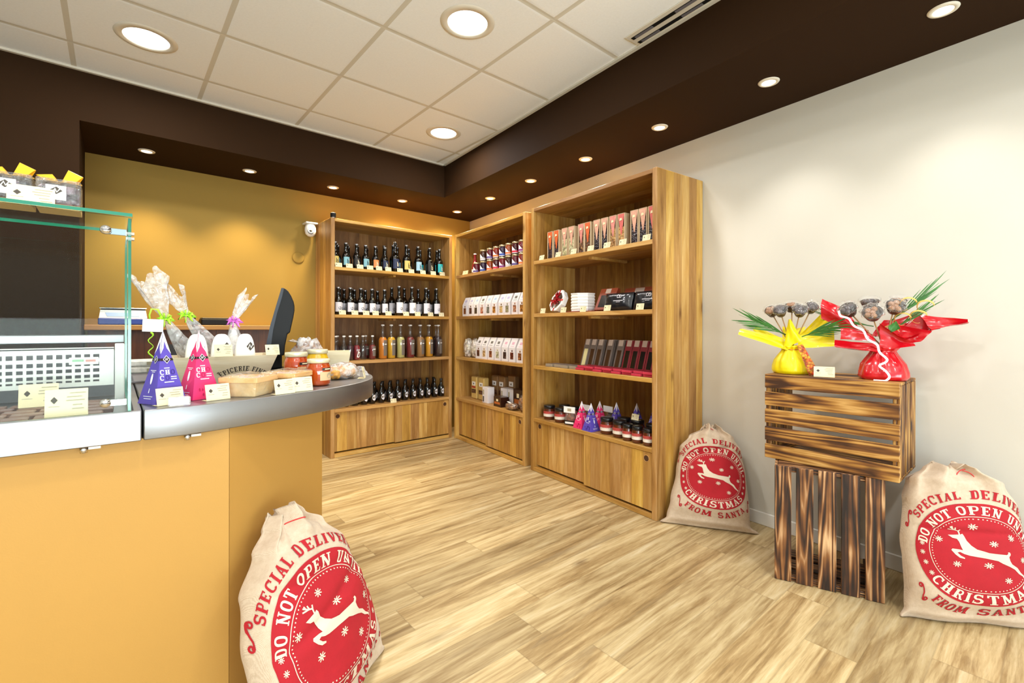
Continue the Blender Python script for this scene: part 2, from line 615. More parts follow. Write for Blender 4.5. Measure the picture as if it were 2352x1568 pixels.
def floor_mat():
    m, nt, b = new_mat('light oak vinyl planks')
    tc = nt.nodes.new('ShaderNodeTexCoord')
    sep = nt.nodes.new('ShaderNodeSeparateXYZ')
    nt.links.new(tc.outputs['Object'], sep.inputs[0])
    WD, LN = 0.158, 1.22
    ry = math_n(nt, 'DIVIDE', math_n(nt, 'SUBTRACT', sep.outputs[1], 0.595), WD)
    row = math_n(nt, 'FLOOR', ry)
    fy = math_n(nt, 'FRACT', ry)
    w1 = nt.nodes.new('ShaderNodeTexWhiteNoise'); w1.noise_dimensions = '1D'
    nt.links.new(row, w1.inputs['W'])
    rx = math_n(nt, 'ADD', math_n(nt, 'DIVIDE', sep.outputs[0], LN), math_n(nt, 'MULTIPLY', w1.outputs['Value'], 9.0))
    colx = math_n(nt, 'FLOOR', rx)
    fx = math_n(nt, 'FRACT', rx)
    cb = nt.nodes.new('ShaderNodeCombineXYZ')
    nt.links.new(row, cb.inputs[0]); nt.links.new(colx, cb.inputs[1])
    w2 = nt.nodes.new('ShaderNodeTexWhiteNoise'); w2.noise_dimensions = '3D'
    nt.links.new(cb.outputs[0], w2.inputs['Vector'])
    off = nt.nodes.new('ShaderNodeVectorMath'); off.operation = 'SCALE'
    nt.links.new(w2.outputs['Color'], off.inputs[0]); off.inputs['Scale'].default_value = 31.0
    mp = nt.nodes.new('ShaderNodeMapping'); mp.inputs['Scale'].default_value = (0.9, 11, 1)
    nt.links.new(tc.outputs['Object'], mp.inputs[0])
    ad = nt.nodes.new('ShaderNodeVectorMath'); ad.operation = 'ADD'
    nt.links.new(mp.outputs[0], ad.inputs[0]); nt.links.new(off.outputs[0], ad.inputs[1])
    g1 = noise_n(nt, ad.outputs[0], 1.0, 6, 0.62, 1.4)
    g2 = noise_n(nt, ad.outputs[0], 6.0, 4, 0.7, 0.4)
    g = math_n(nt, 'ADD', math_n(nt, 'MULTIPLY', g1, 0.68), math_n(nt, 'MULTIPLY', g2, 0.32))
    c = ramp(nt, g, [(0.30, lin('6b5232')), (0.43, lin('a0855a')), (0.55, lin('c6af82')), (0.70, lin('dfcfaa'))])
    mr = nt.nodes.new('ShaderNodeMapRange')
    mr.inputs[3].default_value = 0.84; mr.inputs[4].default_value = 1.12
    nt.links.new(w2.outputs['Value'], mr.inputs[0])
    c3 = nt.nodes.new('ShaderNodeCombineXYZ')
    for i in range(3):
        nt.links.new(mr.outputs[0], c3.inputs[i])
    c = mixc(nt, 1.0, c, c3.outputs[0], 'MULTIPLY')
    # knots and grey weathered streaks
    mk = nt.nodes.new('ShaderNodeMapping'); mk.inputs['Scale'].default_value = (1.6, 4.2, 1)
    nt.links.new(tc.outputs['Object'], mk.inputs[0])
    vo = nt.nodes.new('ShaderNodeTexVoronoi'); vo.inputs['Scale'].default_value = 1.0
    nt.links.new(mk.outputs[0], vo.inputs['Vector'])
    d = math_n(nt, 'ADD', vo.outputs['Distance'], math_n(nt, 'MULTIPLY', g2, 0.16))
    kf = ramp(nt, d, [(0.10, (0.8, 0.8, 0.8, 1)), (0.2, (0, 0, 0, 1))])
    c = mixc(nt, kf, c, lin('6b5030'))
    st = ramp(nt, noise_n(nt, ad.outputs[0], 0.7, 4, 0.6, 2.0), [(0.58, (0, 0, 0, 1)), (0.72, (0.55, 0.55, 0.55, 1))])
    c = mixc(nt, st, c, lin('8d7a5c'))
    e = math_n(nt, 'MINIMUM', math_n(nt, 'MULTIPLY', math_n(nt, 'MINIMUM', fy, math_n(nt, 'SUBTRACT', 1.0, fy)), WD),
               math_n(nt, 'MULTIPLY', math_n(nt, 'MINIMUM', fx, math_n(nt, 'SUBTRACT', 1.0, fx)), LN))
    gf = ramp(nt, e, [(0.0, (0.3, 0.3, 0.3, 1)), (0.0018, (0, 0, 0, 1))])
    c = mixc(nt, gf, c, lin('5e4a2c'))
    nt.links.new(c, b.inputs['Base Color'])
    b.inputs['Roughness'].default_value = 0.42
    b.inputs['Specular IOR Level'].default_value = 0.35
    bump(nt, g, b, 0.10, 0.003)
    return m


def ceiling_mat():
    m, nt, b = new_mat('mineral ceiling tiles on a T grid')
    tc = nt.nodes.new('ShaderNodeTexCoord')
    sep = nt.nodes.new('ShaderNodeSeparateXYZ')
    nt.links.new(tc.outputs['Object'], sep.inputs[0])

    def edge(s, o):
        q = math_n(nt, 'FRACT', math_n(nt, 'DIVIDE', math_n(nt, 'SUBTRACT', s, o), 0.6))
        return math_n(nt, 'MULTIPLY', math_n(nt, 'MINIMUM', q, math_n(nt, 'SUBTRACT', 1.0, q)), 0.6)
    ex = edge(sep.outputs[0], -0.1807)
    ey = edge(sep.outputs[1], 3.4204)
    e = math_n(nt, 'MINIMUM', ex, ey)
    f = ramp(nt, math_n(nt, 'MULTIPLY', e, 10.0), [(0.115, (1, 1, 1, 1)), (0.125, (0, 0, 0, 1))])
    base = ramp(nt, noise_n(nt, tc.outputs['Object'], 90, 4, 0.7), [(0.3, lin('f0f4f8')), (0.7, lin('f6fafe'))])
    nt.links.new(mixc(nt, f, base, lin('d2cfc4')), b.inputs['Base Color'])
    b.inputs['Roughness'].default_value = 0.85
    b.inputs['Specular IOR Level'].default_value = 0.2
    bump(nt, math_n(nt, 'MINIMUM', math_n(nt, 'MULTIPLY', e, 40.0), 1.0), b, 0.25, 0.006)
    return m


M['yellow_wall'] = wall_mat('mustard yellow wall paint', '9a7c38')
M['cream_wall'] = wall_mat('warm white wall paint', 'd2cec3')
M['brown'] = wall_mat('dark chocolate paint', '2e1d0e')
M['brown'].node_tree.nodes['Principled BSDF'].inputs['Specular IOR Level'].default_value = 0.08
M['floor'] = floor_mat()
M['ceiling'] = ceiling_mat()
NX, NY = cos(PHI), -sin(PHI)                 # normal of the right wall, pointing into it
TX, TY = sin(PHI), cos(PHI)                  # along the right wall, away from the viewer


def WP(off, t, z=0.0):
    return (NX * off + TX * t, NY * off + TY * t, z)


def rot_frame(off, t, z=0):
    """frame of the right wall: x from far to near along it, y into it"""
    return Matrix.Translation(WP(off, t, z)) @ Matrix.Rotation(-(pi / 2 + PHI), 4, 'Z')


YB, ZS, ZC, YSF = 4.4098, 2.3122, 2.6116, 3.7464
b_ = MB().box(-3.7, 3.6, -3.1, 4.6, -0.05, 0.0)
struct('floor', b_, M['floor'])
b_ = MB().box(-3.7, 3.6, -3.1, 4.6, ZC, ZC + 0.05)
struct('ceiling', b_, M['ceiling'])
struct('wall_back', MB().box(-3.7, 3.6, YB, YB + 0.1, 0, ZC), M['yellow_wall'])
mb = MB().box(-0.4, 8.2, 0, 0.1, 0, ZC, M=rot_frame(2.6534, 4.7))
struct('wall_right', mb, M['cream_wall'])
struct('wall_left', MB().box(-3.7, -3.6, -3.1, 4.6, 0, ZC), M['cream_wall'])
struct('wall_alcove', MB().box(-3.6, -0.158, YSF, YB, 0, ZC), M['brown'])            # the brown pier left of the yellow wall
struct('ceiling_soffit_back', MB().box(-0.158, 3.6, YSF, YB, ZS, ZC), M['brown'])
p0 = Vector((2.3123, YSF, 0))
d0 = Vector((sin(radians(4.81)), cos(radians(4.81)), 0))
q0, q1 = p0.copy(), p0 - d0 * 7.2
struct('ceiling_soffit_right', MB().prism([(q1.x, q1.y), (q0.x, q0.y), (q0.x + 1.1, q0.y), (q1.x + 1.1, q1.y)], ZS, ZC),
       M['brown'])
# shop front behind the viewer: low wall, posts, glass
mb = MB().box(-3.6, 3.2, -3.1, -3.0, 0, 0.12).box(-3.6, 3.2, -3.1, -3.0, 2.5, ZC)
mb.box(-3.6, -2.95, -3.1, -3.0, 0.12, 2.5).box(2.9, 3.2, -3.1, -3.0, 0.12, 2.5)
struct('wall_front', mb, M['cream_wall'])
mb = MB()
for x in (-2.95, -1.0, 0.95, 2.86):
    mb.box(x, x + 0.06, -3.09, -3.02, 0.12, 2.5)
wf = struct('window_1', mb, paint('grey window frame', '4b4d50', 0.4))
g = obj('window_pane', MB().box(-2.93, 2.9, -3.06, -3.054, 0.12, 2.5), M['clear'], wf)
mb = MB().box(-1.70 + 4.7, 7.6, -0.012, 0, 0, 0.072, c=0.003, M=rot_frame(2.6534, 4.7))
struct('baseboard_right', mb, paint('white skirting board', 'e8e6e0', 0.4))
mb = MB()                                           # shadow-gap trim where the tiles meet the soffits
mb.box(-3.6, 2.32, YSF - 0.02, YSF, ZC - 0.012, ZC)
struct('trim_1', mb, paint('off-white ceiling edge trim', 'cfc7b8', 0.6))
mb = MB()
q2 = p0 - d0 * 7.0
mb.prism([(p0.x, p0.y), (p0.x - 0.02, p0.y), (q2.x - 0.02, q2.y), (q2.x, q2.y)], ZC - 0.012, ZC)
struct('trim_2', mb, M['cream_wall'])

# ------------------------------------------------------------------ lamps in the ceiling
M['glow'] = emit('downlight glow', 'fffaf2', 5.0)
M['spot_glow'] = emit('spot glow', 'fff4dc', 9.0)
M['lamp_ring'] = paint('white lamp trim', 'dcd6c8', 0.4)
M['reflector'] = paint('polished reflector', 'f0efec', 0.12, 0.9)


def downlight(x, y, label):
    t = empty('ceiling_downlight', (x, y, ZC - 0.0005))
    tag(t, label, 'ceiling light', 'round downlights in the white tiled ceiling')
    mb = MB().lathe([(0.097, 0.0), (0.099, -0.006), (0.128, -0.004), (0.134, 0.0)], 40)
    obj('trim_ring', mb, M['lamp_ring'], t)
    mb = MB().lathe([(0.097, -0.001), (0.090, -0.0035), (0.0, -0.0035)], 40)
    obj('diffuser', mb, M['glow'], t)
    return t


LBL = {0: 'round ceiling downlight nearest the left edge, above the brown pier',
       1: 'round ceiling downlight at the top of the picture, middle of the ceiling',
       2: 'round ceiling downlight closest to the inner corner of the brown soffit'}
for i, (x, y) in enumerate(DOWN):
    downlight(x, y, LBL[i])
for i, (x, y) in enumerate(DOWN_REST):
    downlight(x, y, 'round downlight in the ceiling behind the camera')


def spot(x, y, label, group):
    t = empty('soffit_spot', (x, y, ZS - 0.0005))
    tag(t, label, 'spotlight', group)
    mb = MB().lathe([(0.030, -0.001), (0.032, -0.006), (0.045, -0.004), (0.048, 0.0)], 28)
    obj('trim_ring', mb, M['lamp_ring'], t)
    obj('bulb', MB().lathe([(0.0305, -0.001), (0.026, -0.004), (0.0, -0.004)], 24), M['spot_glow'], t)


for i, (x, y) in enumerate(SPOT_BACK):
    spot(x, y, 'small recessed spot above the yellow wall, %s from the left in its row' % ORD[i], 'spots in the back soffit')
for i, (x, y) in enumerate(SPOT_SIDE[:6]):
    spot(x, y, 'small recessed spot along the white wall soffit, %s counting from the far corner' % ORD[i],
         'spots in the right soffit')
for (x, y) in SPOT_SIDE[6:]:
    spot(x, y, 'small recessed spot in the right soffit behind the camera', 'spots in the right soffit')
# slot diffuser of the ventilation, along the soffit
M['damper'] = paint('grey vent damper', '6d6a70', 0.5)
t = empty('air_vent', (2.068, 1.46, ZC - 0.0005), -radians(4.81))
tag(t, 'white linear air vent with two dark slots along the brown soffit', 'vent')
obj('frame', MB().box(-0.075, 0.055, -1.4, 0.01, -0.006, 0, c=0.002), M['lamp_ring'], t)
for sx in (-0.040, 0.012):
    mb = MB()
    obj('slot', MB().box(sx - 0.011, sx + 0.011, -1.38, -0.01, -0.008, -0.003), paint('dark vent slot', '050505', 0.6), t)
    for k in range(4):
        mb = MB().box(sx - 0.008, sx + 0.008, -0.14 - k * 0.24, -0.03 - k * 0.24, -0.0095, -0.0075)
        obj('damper', mb, M['damper'], t)


# ------------------------------------------------------------------ wooden racks
RH, TH, RAIL = 2.03, 0.033, 0.027
LV = [0.41, 0.815, 1.215, 1.62]


def rack(loc, rz, W, D, label, holes):
    t = empty('wooden_rack', loc, rz)
    tag(t, label, 'shelf unit', 'tall pine display racks')
    obj('side_panel', MB().box(0, TH, 0, D, 0, RH, c=0.002), M['rack_side'], t)
    obj('side_panel', MB().box(W - TH, W, 0, D, 0, RH, c=0.002), M['rack_side'], t)
    obj('top_panel', MB().box(TH, W - TH, 0, D, RH - RAIL, RH - 0.002, c=0.002), M['rack_shelf'], t)
    obj('back_panel', MB().box(TH, W - TH, D - 0.02, D - 0.001, 0.03, RH - RAIL), M['rack_back_shaded'], t)
    for k, z in enumerate(LV):
        o = obj('shelf', MB().box(TH, W - TH, 0.001, D - 0.021, z - RAIL, z, c=0.002), M['rack_shelf'], t)
        if k in (2, 3):
            obj('batten', MB().box(W * 0.5 - 0.012, W * 0.5 + 0.012, 0.05, D - 0.03, z - RAIL - 0.018, z - RAIL - 0.0005),
                M['rack_shelf'], o)
    obj('bottom_rail', MB().box(TH, W - TH, 0.001, D - 0.021, 0.001, 0.031, c=0.002), M['rack_shelf'], t)
    z0, z1 = 0.043, LV[0] - RAIL - 0.003
    dl = obj('sliding_door', MB().box(TH + 0.001, W * 0.53, 0.034, 0.050, z0, z1, c=0.001), M['rack_front'], t)
    dr = obj('sliding_door', MB().box(W * 0.49, W - TH - 0.001, 0.008, 0.026, z0, z1, c=0.001), M['rack_front'], t)

    def hole(x, y, z, d):
        R = Matrix.Translation((x, y, z)) @ Matrix.Rotation(pi / 2, 4, 'X')
        mb = MB().lathe([(0.0, 0.0008), (0.0175, 0.0008)], 20, 1, M=R)
        mb.lathe([(0.0175, 0.0008), (0.0185, 0.0022), (0.0215, 0.0012), (0.022, -0.001)], 20, 0, M=R)
        obj('finger_hole', mb, [M['rim'], M['hole']], d)
    if 'l' in holes:
        hole(TH + 0.038, 0.034, 0.345, dl)
    if 'r' in holes:
        hole(W - TH - 0.045, 0.008, 0.342, dr)
    return t


RB = ((1.3705, 4.0093, 0), 0.0)
LW = 1.1916
RM_ = ((*WP(2.209, 4.193)[:2], 0), -(pi / 2 + PHI))
RL_ = ((*WP(2.198, 2.9055)[:2], 0), -(pi / 2 + PHI))
rack(RB[0], RB[1], 1.1967, 0.398, 'pine rack of bottles against the yellow wall', 'lr')
rack(RM_[0], RM_[1], 1.1945, 0.440, 'pine rack with white packets in the middle, between two others', 'r')
rack(RL_[0], RL_[1], LW, 0.450, 'pine rack nearest the viewer, holding chocolate bars and jars', 'lr')


def frame_of(r):
    return Matrix.Translation(r[0]) @ Matrix.Rotation(r[1], 4, 'Z')


FB, FM, FL = frame_of(RB), frame_of(RM_), frame_of(RL_)


def put(o, F, x, y, z, rz=0.0, rx=0.0):
    """stand a thing on a rack shelf: x along the rack, y depth from its front"""
    o.matrix_world = F @ Matrix.Translation((x, y, z)) @ Matrix.Rotation(rz, 4, 'Z') @ Matrix.Rotation(rx, 4, 'X')
    return o


# ------------------------------------------------------------------ counter
M['counter'] = wall_mat('saffron yellow counter panel', 'bd8f47', 0.5)
ZT, ZF = 0.90, 0.825                            # top and underside of the steel worktop
t = empty('shop_counter', (0, 0, 0))
tag(t, 'yellow panelled shop counter base under the steel worktop', 'counter')
S0, S1 = (0.2445, 1.53), (0.600, 1.848)
obj('front_panel', MB().box(-1.6, S0[0] - 0.001, 1.53, 1.55, 0.0, ZF - 0.001), M['counter'], t)
mb = MB().prism([S0, S1, (S1[0] - 0.014, S1[1] + 0.016), (S0[0], S0[1] + 0.022)], 0.0, ZF - 0.001)
obj('angled_panel', mb, M['counter'], t)
mb = MB().prism([S1, (0.58, 2.45), (0.56, 2.45), (S1[0] - 0.018, S1[1] + 0.01)], 0, ZF - 0.001)
obj('end_panel', mb, M['counter'], t)
mb = MB().prism([(-1.6, 1.551), (0.235, 1.551), (0.57, 1.87), (0.555, 2.44), (-1.6, 2.44)], 0.0, ZF - 0.002)
obj('carcass', mb, paint('grey counter carcass', '6a6258', 0.6), t)
for (x, y) in ((-0.055, 1.507), (0.145, 1.507)):
    R = Matrix.Translation((x, y, ZF - 0.001)) @ Matrix.Rotation(pi, 4, 'X')
    mb = MB().lathe([(0.0, 0.014), (0.007, 0.013), (0.008, 0.0), (0.0, 0.0)], 12, M=R).box(0.008, 0.03, -0.004, 0.004, 0, 0.006, M=R)
    obj('fixing_bolt', mb, M['chrome'], t)
# steel worktop, rounded at its end
edge = [(0.0545, 1.495), (0.14, 1.495), (0.214, 1.510), (0.30, 1.532), (0.377, 1.557), (0.46, 1.586), (0.54, 1.620), (0.60, 1.652),
        (0.657, 1.692), (0.708, 1.735), (0.751, 1.782), (0.790, 1.835), (0.822, 1.895), (0.848, 1.965), (0.865, 2.04),
        (0.873, 2.12), (0.872, 2.20), (0.862, 2.28), (0.84, 2.36), (0.80, 2.44), (0.74, 2.51), (0.66, 2.56), (0.56, 2.59)]
poly = edge + [(0.0545, 2.59)]
mb = MB().prism(poly, ZF, ZT, smooth=False)
wt = obj('steel_worktop', mb, M['steel'])
bv = wt.modifiers.new('edge', 'BEVEL'); bv.width = 0.003; bv.segments = 2; bv.limit_method = 'ANGLE'
bv.angle_limit = radians(50)
for pl in wt.data.polygons:
    pl.use_smooth = len(pl.vertices) == 4 and abs(pl.normal.z) < 0.1
tag(wt, 'rounded stainless steel worktop carrying the gifts and honey jars', 'worktop')

# ------------------------------------------------------------------ glass display case on the left
t = empty('display_case', (0, 0, 0))
tag(t, 'glass chocolate display case with a steel base, left end of the counter', 'display case')
X1 = 0.0505
mb = MB().box(-1.6, X1, 1.495, 1.512, ZF, ZT, c=0.002).box(-1.6, X1, 1.512, 2.3, ZF, ZT - 0.022)
mb.box(0.036, X1, 1.512, 2.3, ZT - 0.022, ZT - 0.001)
obj('steel_base', mb, M['steel'], t)


def glass(name, x0, x1, y0, y1, z0, z1, thin, par):
    mb = MB().box(x0, x1, y0, y1, z0, z1)
    ax = {'x': 0, 'y': 1, 'z': 2}[thin]
    o = obj(name, mb, [M['clear'], M['green_edge']], par)
    for pl in o.data.polygons:
        pl.material_index = 0 if abs(pl.normal[ax]) > 0.9 else 1
    return o


glass('front_glass', -1.55, 0.030, 1.4985, 1.5045, ZT + 0.0005, 1.378, 'y', t)
glass('side_glass', 0.0245, 0.0305, 1.505, 2.00, ZT, 1.376, 'x', t)
glass('top_glass', -1.55, 0.0325, 1.496, 1.772, 1.379, 1.387, 'z', t)
glass('rear_glass', -1.55, -0.082, 2.05, 2.056, 1.06, 1.373, 'y', t)
obj('rear_bar', MB().box(-1.55, 0.024, 2.03, 2.06, 1.056, 1.082, c=0.002), M['steel'], t)
obj('side_liner', MB().box(0.000, 0.0235, 1.94, 2.0, ZT - 0.02, 1.055, c=0.002), M['white_plastic'], t)
obj('rear_wall', MB().box(-1.55, 0.0, 2.062, 2.075, ZT - 0.02, 1.03), paint('grey rear panel', '9b9aa0', 0.4), t)
for z in (1.341, 0.925):
    R = Matrix.Translation((-0.017, 1.4975, z)) @ Matrix.Rotation(pi / 2, 4, 'X')
    mb = MB().lathe([(0.0, 0.006), (0.010, 0.006), (0.011, 0.0), (0.0, 0.0)], 20, M=R)
    mb.box(-0.017, 0.0225, 1.5055, 1.509, z - 0.009, z + 0.007, c=0.001)
    mb.box(-0.008, 0.010, -0.001, 0.001, 0.0061, 0.0068, 1, M=R)
    obj('glass_clamp', mb, [M['chrome'], M['ink']], t)
mb = MB().box(0.02, 0.036, 1.493, 1.51, 1.322, 1.328).box(0.02, 0.036, 1.493, 1.51, 1.334, 1.34)
obj('corner_hinge', mb, M['acrylic'], t)
# perforated crate-like insert at the back of the case
mb = MB()
x0, x1, z0, z1 = -0.75, -0.002, 0.925, 1.041
cols = [(-0.045 - 0.0205 * k) for k in range(34)]
ys0, ys1 = 1.968, 1.974
hz = [(0.938, 0.944), (0.950, 0.960), (0.968, 0.979), (0.987, 0.999), (1.010, 1.0235)]
prev = z0
for (a, b) in hz:
    mb.box(x0, x1, ys0, ys1, prev, a)
    xs = [x1] + cols
    mb.box(-0.0365, x1, ys0, ys1, a, b)
    for c in cols:
        mb.box(c - 0.0205 + 0.0075, c - 0.0075 + 0.0015, ys0, ys1, a, b)
    prev = b
mb.box(x0, x1, ys0, ys1, prev, z1)
mb.box(x0, x1, ys0, 2.02, z1 - 0.003, z1 + 0.002)
o = obj('perforated_insert', mb, M['white_plastic'], t)
obj('temperature_label', MB().box(-0.105, -0.038, 1.9655, 1.9678, 0.992, 1.014, c=0.0005).box(-0.098, -0.072, 1.9652, 1.9656, 1.001, 1.008, 1).box(-0.068, -0.045, 1.9652, 1.9656, 1.000, 1.007, 2),
    [M['white'], paint('pale green print', '9cc7a4', 0.6), paint('pale red print', 'd79a92', 0.6)], t)
# shelf counter along the yellow wall
t = empty('back_counter', (0, 0, 0))
tag(t, 'wooden back counter against the yellow wall behind the till', 'counter')
obj('board', MB().box(-0.150, 1.03, 4.08, YB - 0.001, 1.086, 1.120, c=0.003), M['back_board'], t)
obj('front_boards', MB().box(-0.135, 1.0, 4.14, 4.165, 0, 1.085), M['back_panel'], t)

# ------------------------------------------------------------------ lettering
GLY = {}


def _arc(cx, cy, rx, ry, a0, a1, n=12, p=2.6):
    r = []
    for i in range(n + 1):
        a = radians(a0 + (a1 - a0) * i / n)
        c, s_ = cos(a), sin(a)
        r.append((cx + rx * math.copysign(abs(c) ** (2 / p), c), cy + ry * math.copysign(abs(s_) ** (2 / p), s_)))
    return r


def _stem(x, y0=0.0, y1=1.0, w=0.19, b=True, t=True, h=0.09, e=0.17):
    r = [([(x, y0), (x, y1)], w)]
    if b:
        r.append(([(x - e, y0 + h / 2), (x + e, y0 + h / 2)], h))
    if t:
        r.append(([(x - e, y1 - h / 2), (x + e, y1 - h / 2)], h))
    return r


def _glyphs():
    G = GLY
    G['I'] = (0.36, _stem(0.18))
    G['L'] = (0.58, _stem(0.19) + [([(0.19, 0.06), (0.55, 0.06)], 0.11), ([(0.52, 0.0), (0.52, 0.28)], 0.08)])
    G['E'] = (0.60, _stem(0.19) + [([(0.19, 0.06), (0.56, 0.06)], 0.11), ([(0.53, 0.0), (0.53, 0.27)], 0.08),
                                  ([(0.19, 0.94), (0.55, 0.94)], 0.11), ([(0.52, 0.73), (0.52, 1.0)], 0.08),
                                  ([(0.19, 0.51), (0.42, 0.51)], 0.10), ([(0.41, 0.40), (0.41, 0.62)], 0.07)])
    G['F'] = (0.57, _stem(0.19) + [([(0.19, 0.94), (0.55, 0.94)], 0.11), ([(0.52, 0.73), (0.52, 1.0)], 0.08),
                                  ([(0.19, 0.51), (0.42, 0.51)], 0.10), ([(0.41, 0.40), (0.41, 0.62)], 0.07)])
    G['T'] = (0.62, _stem(0.31, t=False) + [([(0.03, 0.94), (0.59, 0.94)], 0.11), ([(0.06, 0.72), (0.06, 1.0)], 0.08),
                                           ([(0.56, 0.72), (0.56, 1.0)], 0.08)])
    G['P'] = (0.60, _stem(0.19) + [([(0.19, 0.95)] + _arc(0.36, 0.71, 0.16, 0.24, 90, -90) + [(0.19, 0.47)], 0.12)])
    G['R'] = (0.64, _stem(0.19) + [([(0.19, 0.95)] + _arc(0.36, 0.73, 0.16, 0.22, 90, -90) + [(0.19, 0.51)], 0.12),
                                  ([(0.36, 0.5), (0.46, 0.30), (0.50, 0.06), (0.62, 0.05)], 0.13)])
    G['D'] = (0.62, _stem(0.19) + [([(0.19, 0.95)] + _arc(0.33, 0.5, 0.20, 0.45, 90, -90) + [(0.19, 0.05)], 0.13)])
    G['B'] = (0.62, _stem(0.19) + [([(0.19, 0.95)] + _arc(0.36, 0.73, 0.15, 0.22, 90, -90) + [(0.19, 0.51)], 0.11),
                                  ([(0.19, 0.52)] + _arc(0.37, 0.28, 0.17, 0.23, 90, -90) + [(0.19, 0.05)], 0.12)])
    G['O'] = (0.62, [(_arc(0.31, 0.5, 0.215, 0.44, 0, 360, 24), 0.15)])
    G['C'] = (0.60, [(_arc(0.31, 0.5, 0.215, 0.44, 42, 322, 20), 0.15), ([(0.52, 0.66), (0.52, 0.98)], 0.08),
                     ([(0.46, 0.68), (0.58, 0.68)], 0.08)])
    G['S'] = (0.58, [(_arc(0.29, 0.72, 0.19, 0.23, 30, 270, 12, 2.2)[:-1] + _arc(0.29, 0.28, 0.20, 0.23, 90, -150, 12, 2.2), 0.15),
                     ([(0.49, 0.70), (0.49, 0.99)], 0.07), ([(0.08, 0.02), (0.08, 0.32)], 0.07)])
    G['U'] = (0.66, [([(0.17, 1.0), (0.17, 0.28)] + _arc(0.33, 0.25, 0.16, 0.20, 180, 360, 8) + [(0.49, 1.0)], 0.15),
                     ([(0.02, 0.955), (0.32, 0.955)], 0.09), ([(0.38, 0.955), (0.62, 0.955)], 0.09)])
    G['H'] = (0.70, _stem(0.19, e=0.16) + _stem(0.52, e=0.16) + [([(0.19, 0.5), (0.52, 0.5)], 0.11)])
    G['N'] = (0.70, _stem(0.16, w=0.11, e=0.15) + _stem(0.56, w=0.11, e=0.13, b=False) + [([(0.14, 1.0), (0.56, 0.0)], 0.17)])
    G['M'] = (0.88, _stem(0.16, w=0.11, e=0.15) + _stem(0.72, w=0.17, e=0.15) + [([(0.18, 1.0), (0.43, 0.12)], 0.16),
                                                                               ([(0.70, 1.0), (0.43, 0.12)], 0.10)])
    G['A'] = (0.68, [([(0.13, 0.0), (0.33, 1.0)], 0.10), ([(0.33, 1.0), (0.55, 0.0)], 0.17), ([(0.18, 0.3), (0.48, 0.3)], 0.09),
                     ([(0.0, 0.045), (0.27, 0.045)], 0.09), ([(0.40, 0.045), (0.68, 0.045)], 0.09)])
    G['V'] = (0.66, [([(0.13, 1.0), (0.34, 0.0)], 0.17), ([(0.34, 0.0), (0.54, 1.0)], 0.10), ([(0.0, 0.955), (0.28, 0.955)], 0.09),
                     ([(0.42, 0.955), (0.66, 0.955)], 0.09)])
    G['Y'] = (0.66, [([(0.13, 1.0), (0.33, 0.46)], 0.16), ([(0.54, 1.0), (0.33, 0.46)], 0.10)] + _stem(0.33, 0.0, 0.5, t=False, e=0.15) +
              [([(0.0, 0.955), (0.27, 0.955)], 0.09), ([(0.42, 0.955), (0.66, 0.955)], 0.09)])
    G['b'] = (0.56, [([(0.15, 0.02), (0.15, 1.0)], 0.12), (_arc(0.30, 0.32, 0.165, 0.28, 0, 360, 20), 0.11), ([(0.03, 0.95), (0.15, 0.95)], 0.08)])
    G[' '] = (0.34, [])


_glyphs()


def stroke(pts, w):
    """quads along a polyline of width w, with mitred joints"""
    n = len(pts)
    closed = n > 3 and abs(pts[0][0] - pts[-1][0]) < 1e-6 and abs(pts[0][1] - pts[-1][1]) < 1e-6
    L, R = [], []
    for i in range(n):
        a = pts[i - 1] if i > 0 else (pts[-2] if closed else None)
        c = pts[i + 1] if i < n - 1 else (pts[1] if closed else None)
        p = pts[i]
        ds = []
        if a is not None:
            d = Vector((p[0] - a[0], p[1] - a[1])); ds.append(d.normalized())
        if c is not None:
            d = Vector((c[0] - p[0], c[1] - p[1])); ds.append(d.normalized())
        t = ds[0] if len(ds) == 1 else (ds[0] + ds[1])
        if t.length < 1e-6:
            t = ds[0]
        t.normalize()
        k = 1.0 if len(ds) == 1 else min(1.6, 1.0 / max(0.4, t.dot(ds[0])))
        nx, ny = -t.y * w / 2 * k, t.x * w / 2 * k
        L.append((p[0] + nx, p[1] + ny))
        R.append((p[0] - nx, p[1] - ny))
    return [[L[i], L[i + 1], R[i + 1], R[i]] for i in range(n - 1)]


def cut(polys, size):
    """split quads so that they can follow a curved surface"""
    out = []
    for q in polys:
        if len(q) != 4:
            out.append(q)
            continue
        e0 = max((Vector(q[0]) - Vector(q[1])).length, (Vector(q[3]) - Vector(q[2])).length)
        e1 = max((Vector(q[1]) - Vector(q[2])).length, (Vector(q[0]) - Vector(q[3])).length)
        n0, n1 = max(1, math.ceil(e0 / size)), max(1, math.ceil(e1 / size))

        def P(s_, t_):
            a = Vector(q[0]).lerp(Vector(q[1]), s_)
            b = Vector(q[3]).lerp(Vector(q[2]), s_)
            return tuple(a.lerp(b, t_))
        for i in range(n0):
            for j in range(n1):
                out.append([P(i / n0, j / n1), P((i + 1) / n0, j / n1), P((i + 1) / n0, (j + 1) / n1), P(i / n0, (j + 1) / n1)])
    return out


def text_polys(txt, size=1.0, wide=1.0, track=0.08):
    """flat letters from x = 0; returns polygons and total width"""
    x, polys = 0.0, []
    for ch in txt:
        w, st = GLY[ch]
        for (pts, sw) in st:
            for q in stroke(pts, sw):
                polys.append([((x + px) * size * wide, py * size) for px, py in q])
        x += w + track
    return polys, (x - track) * size * wide


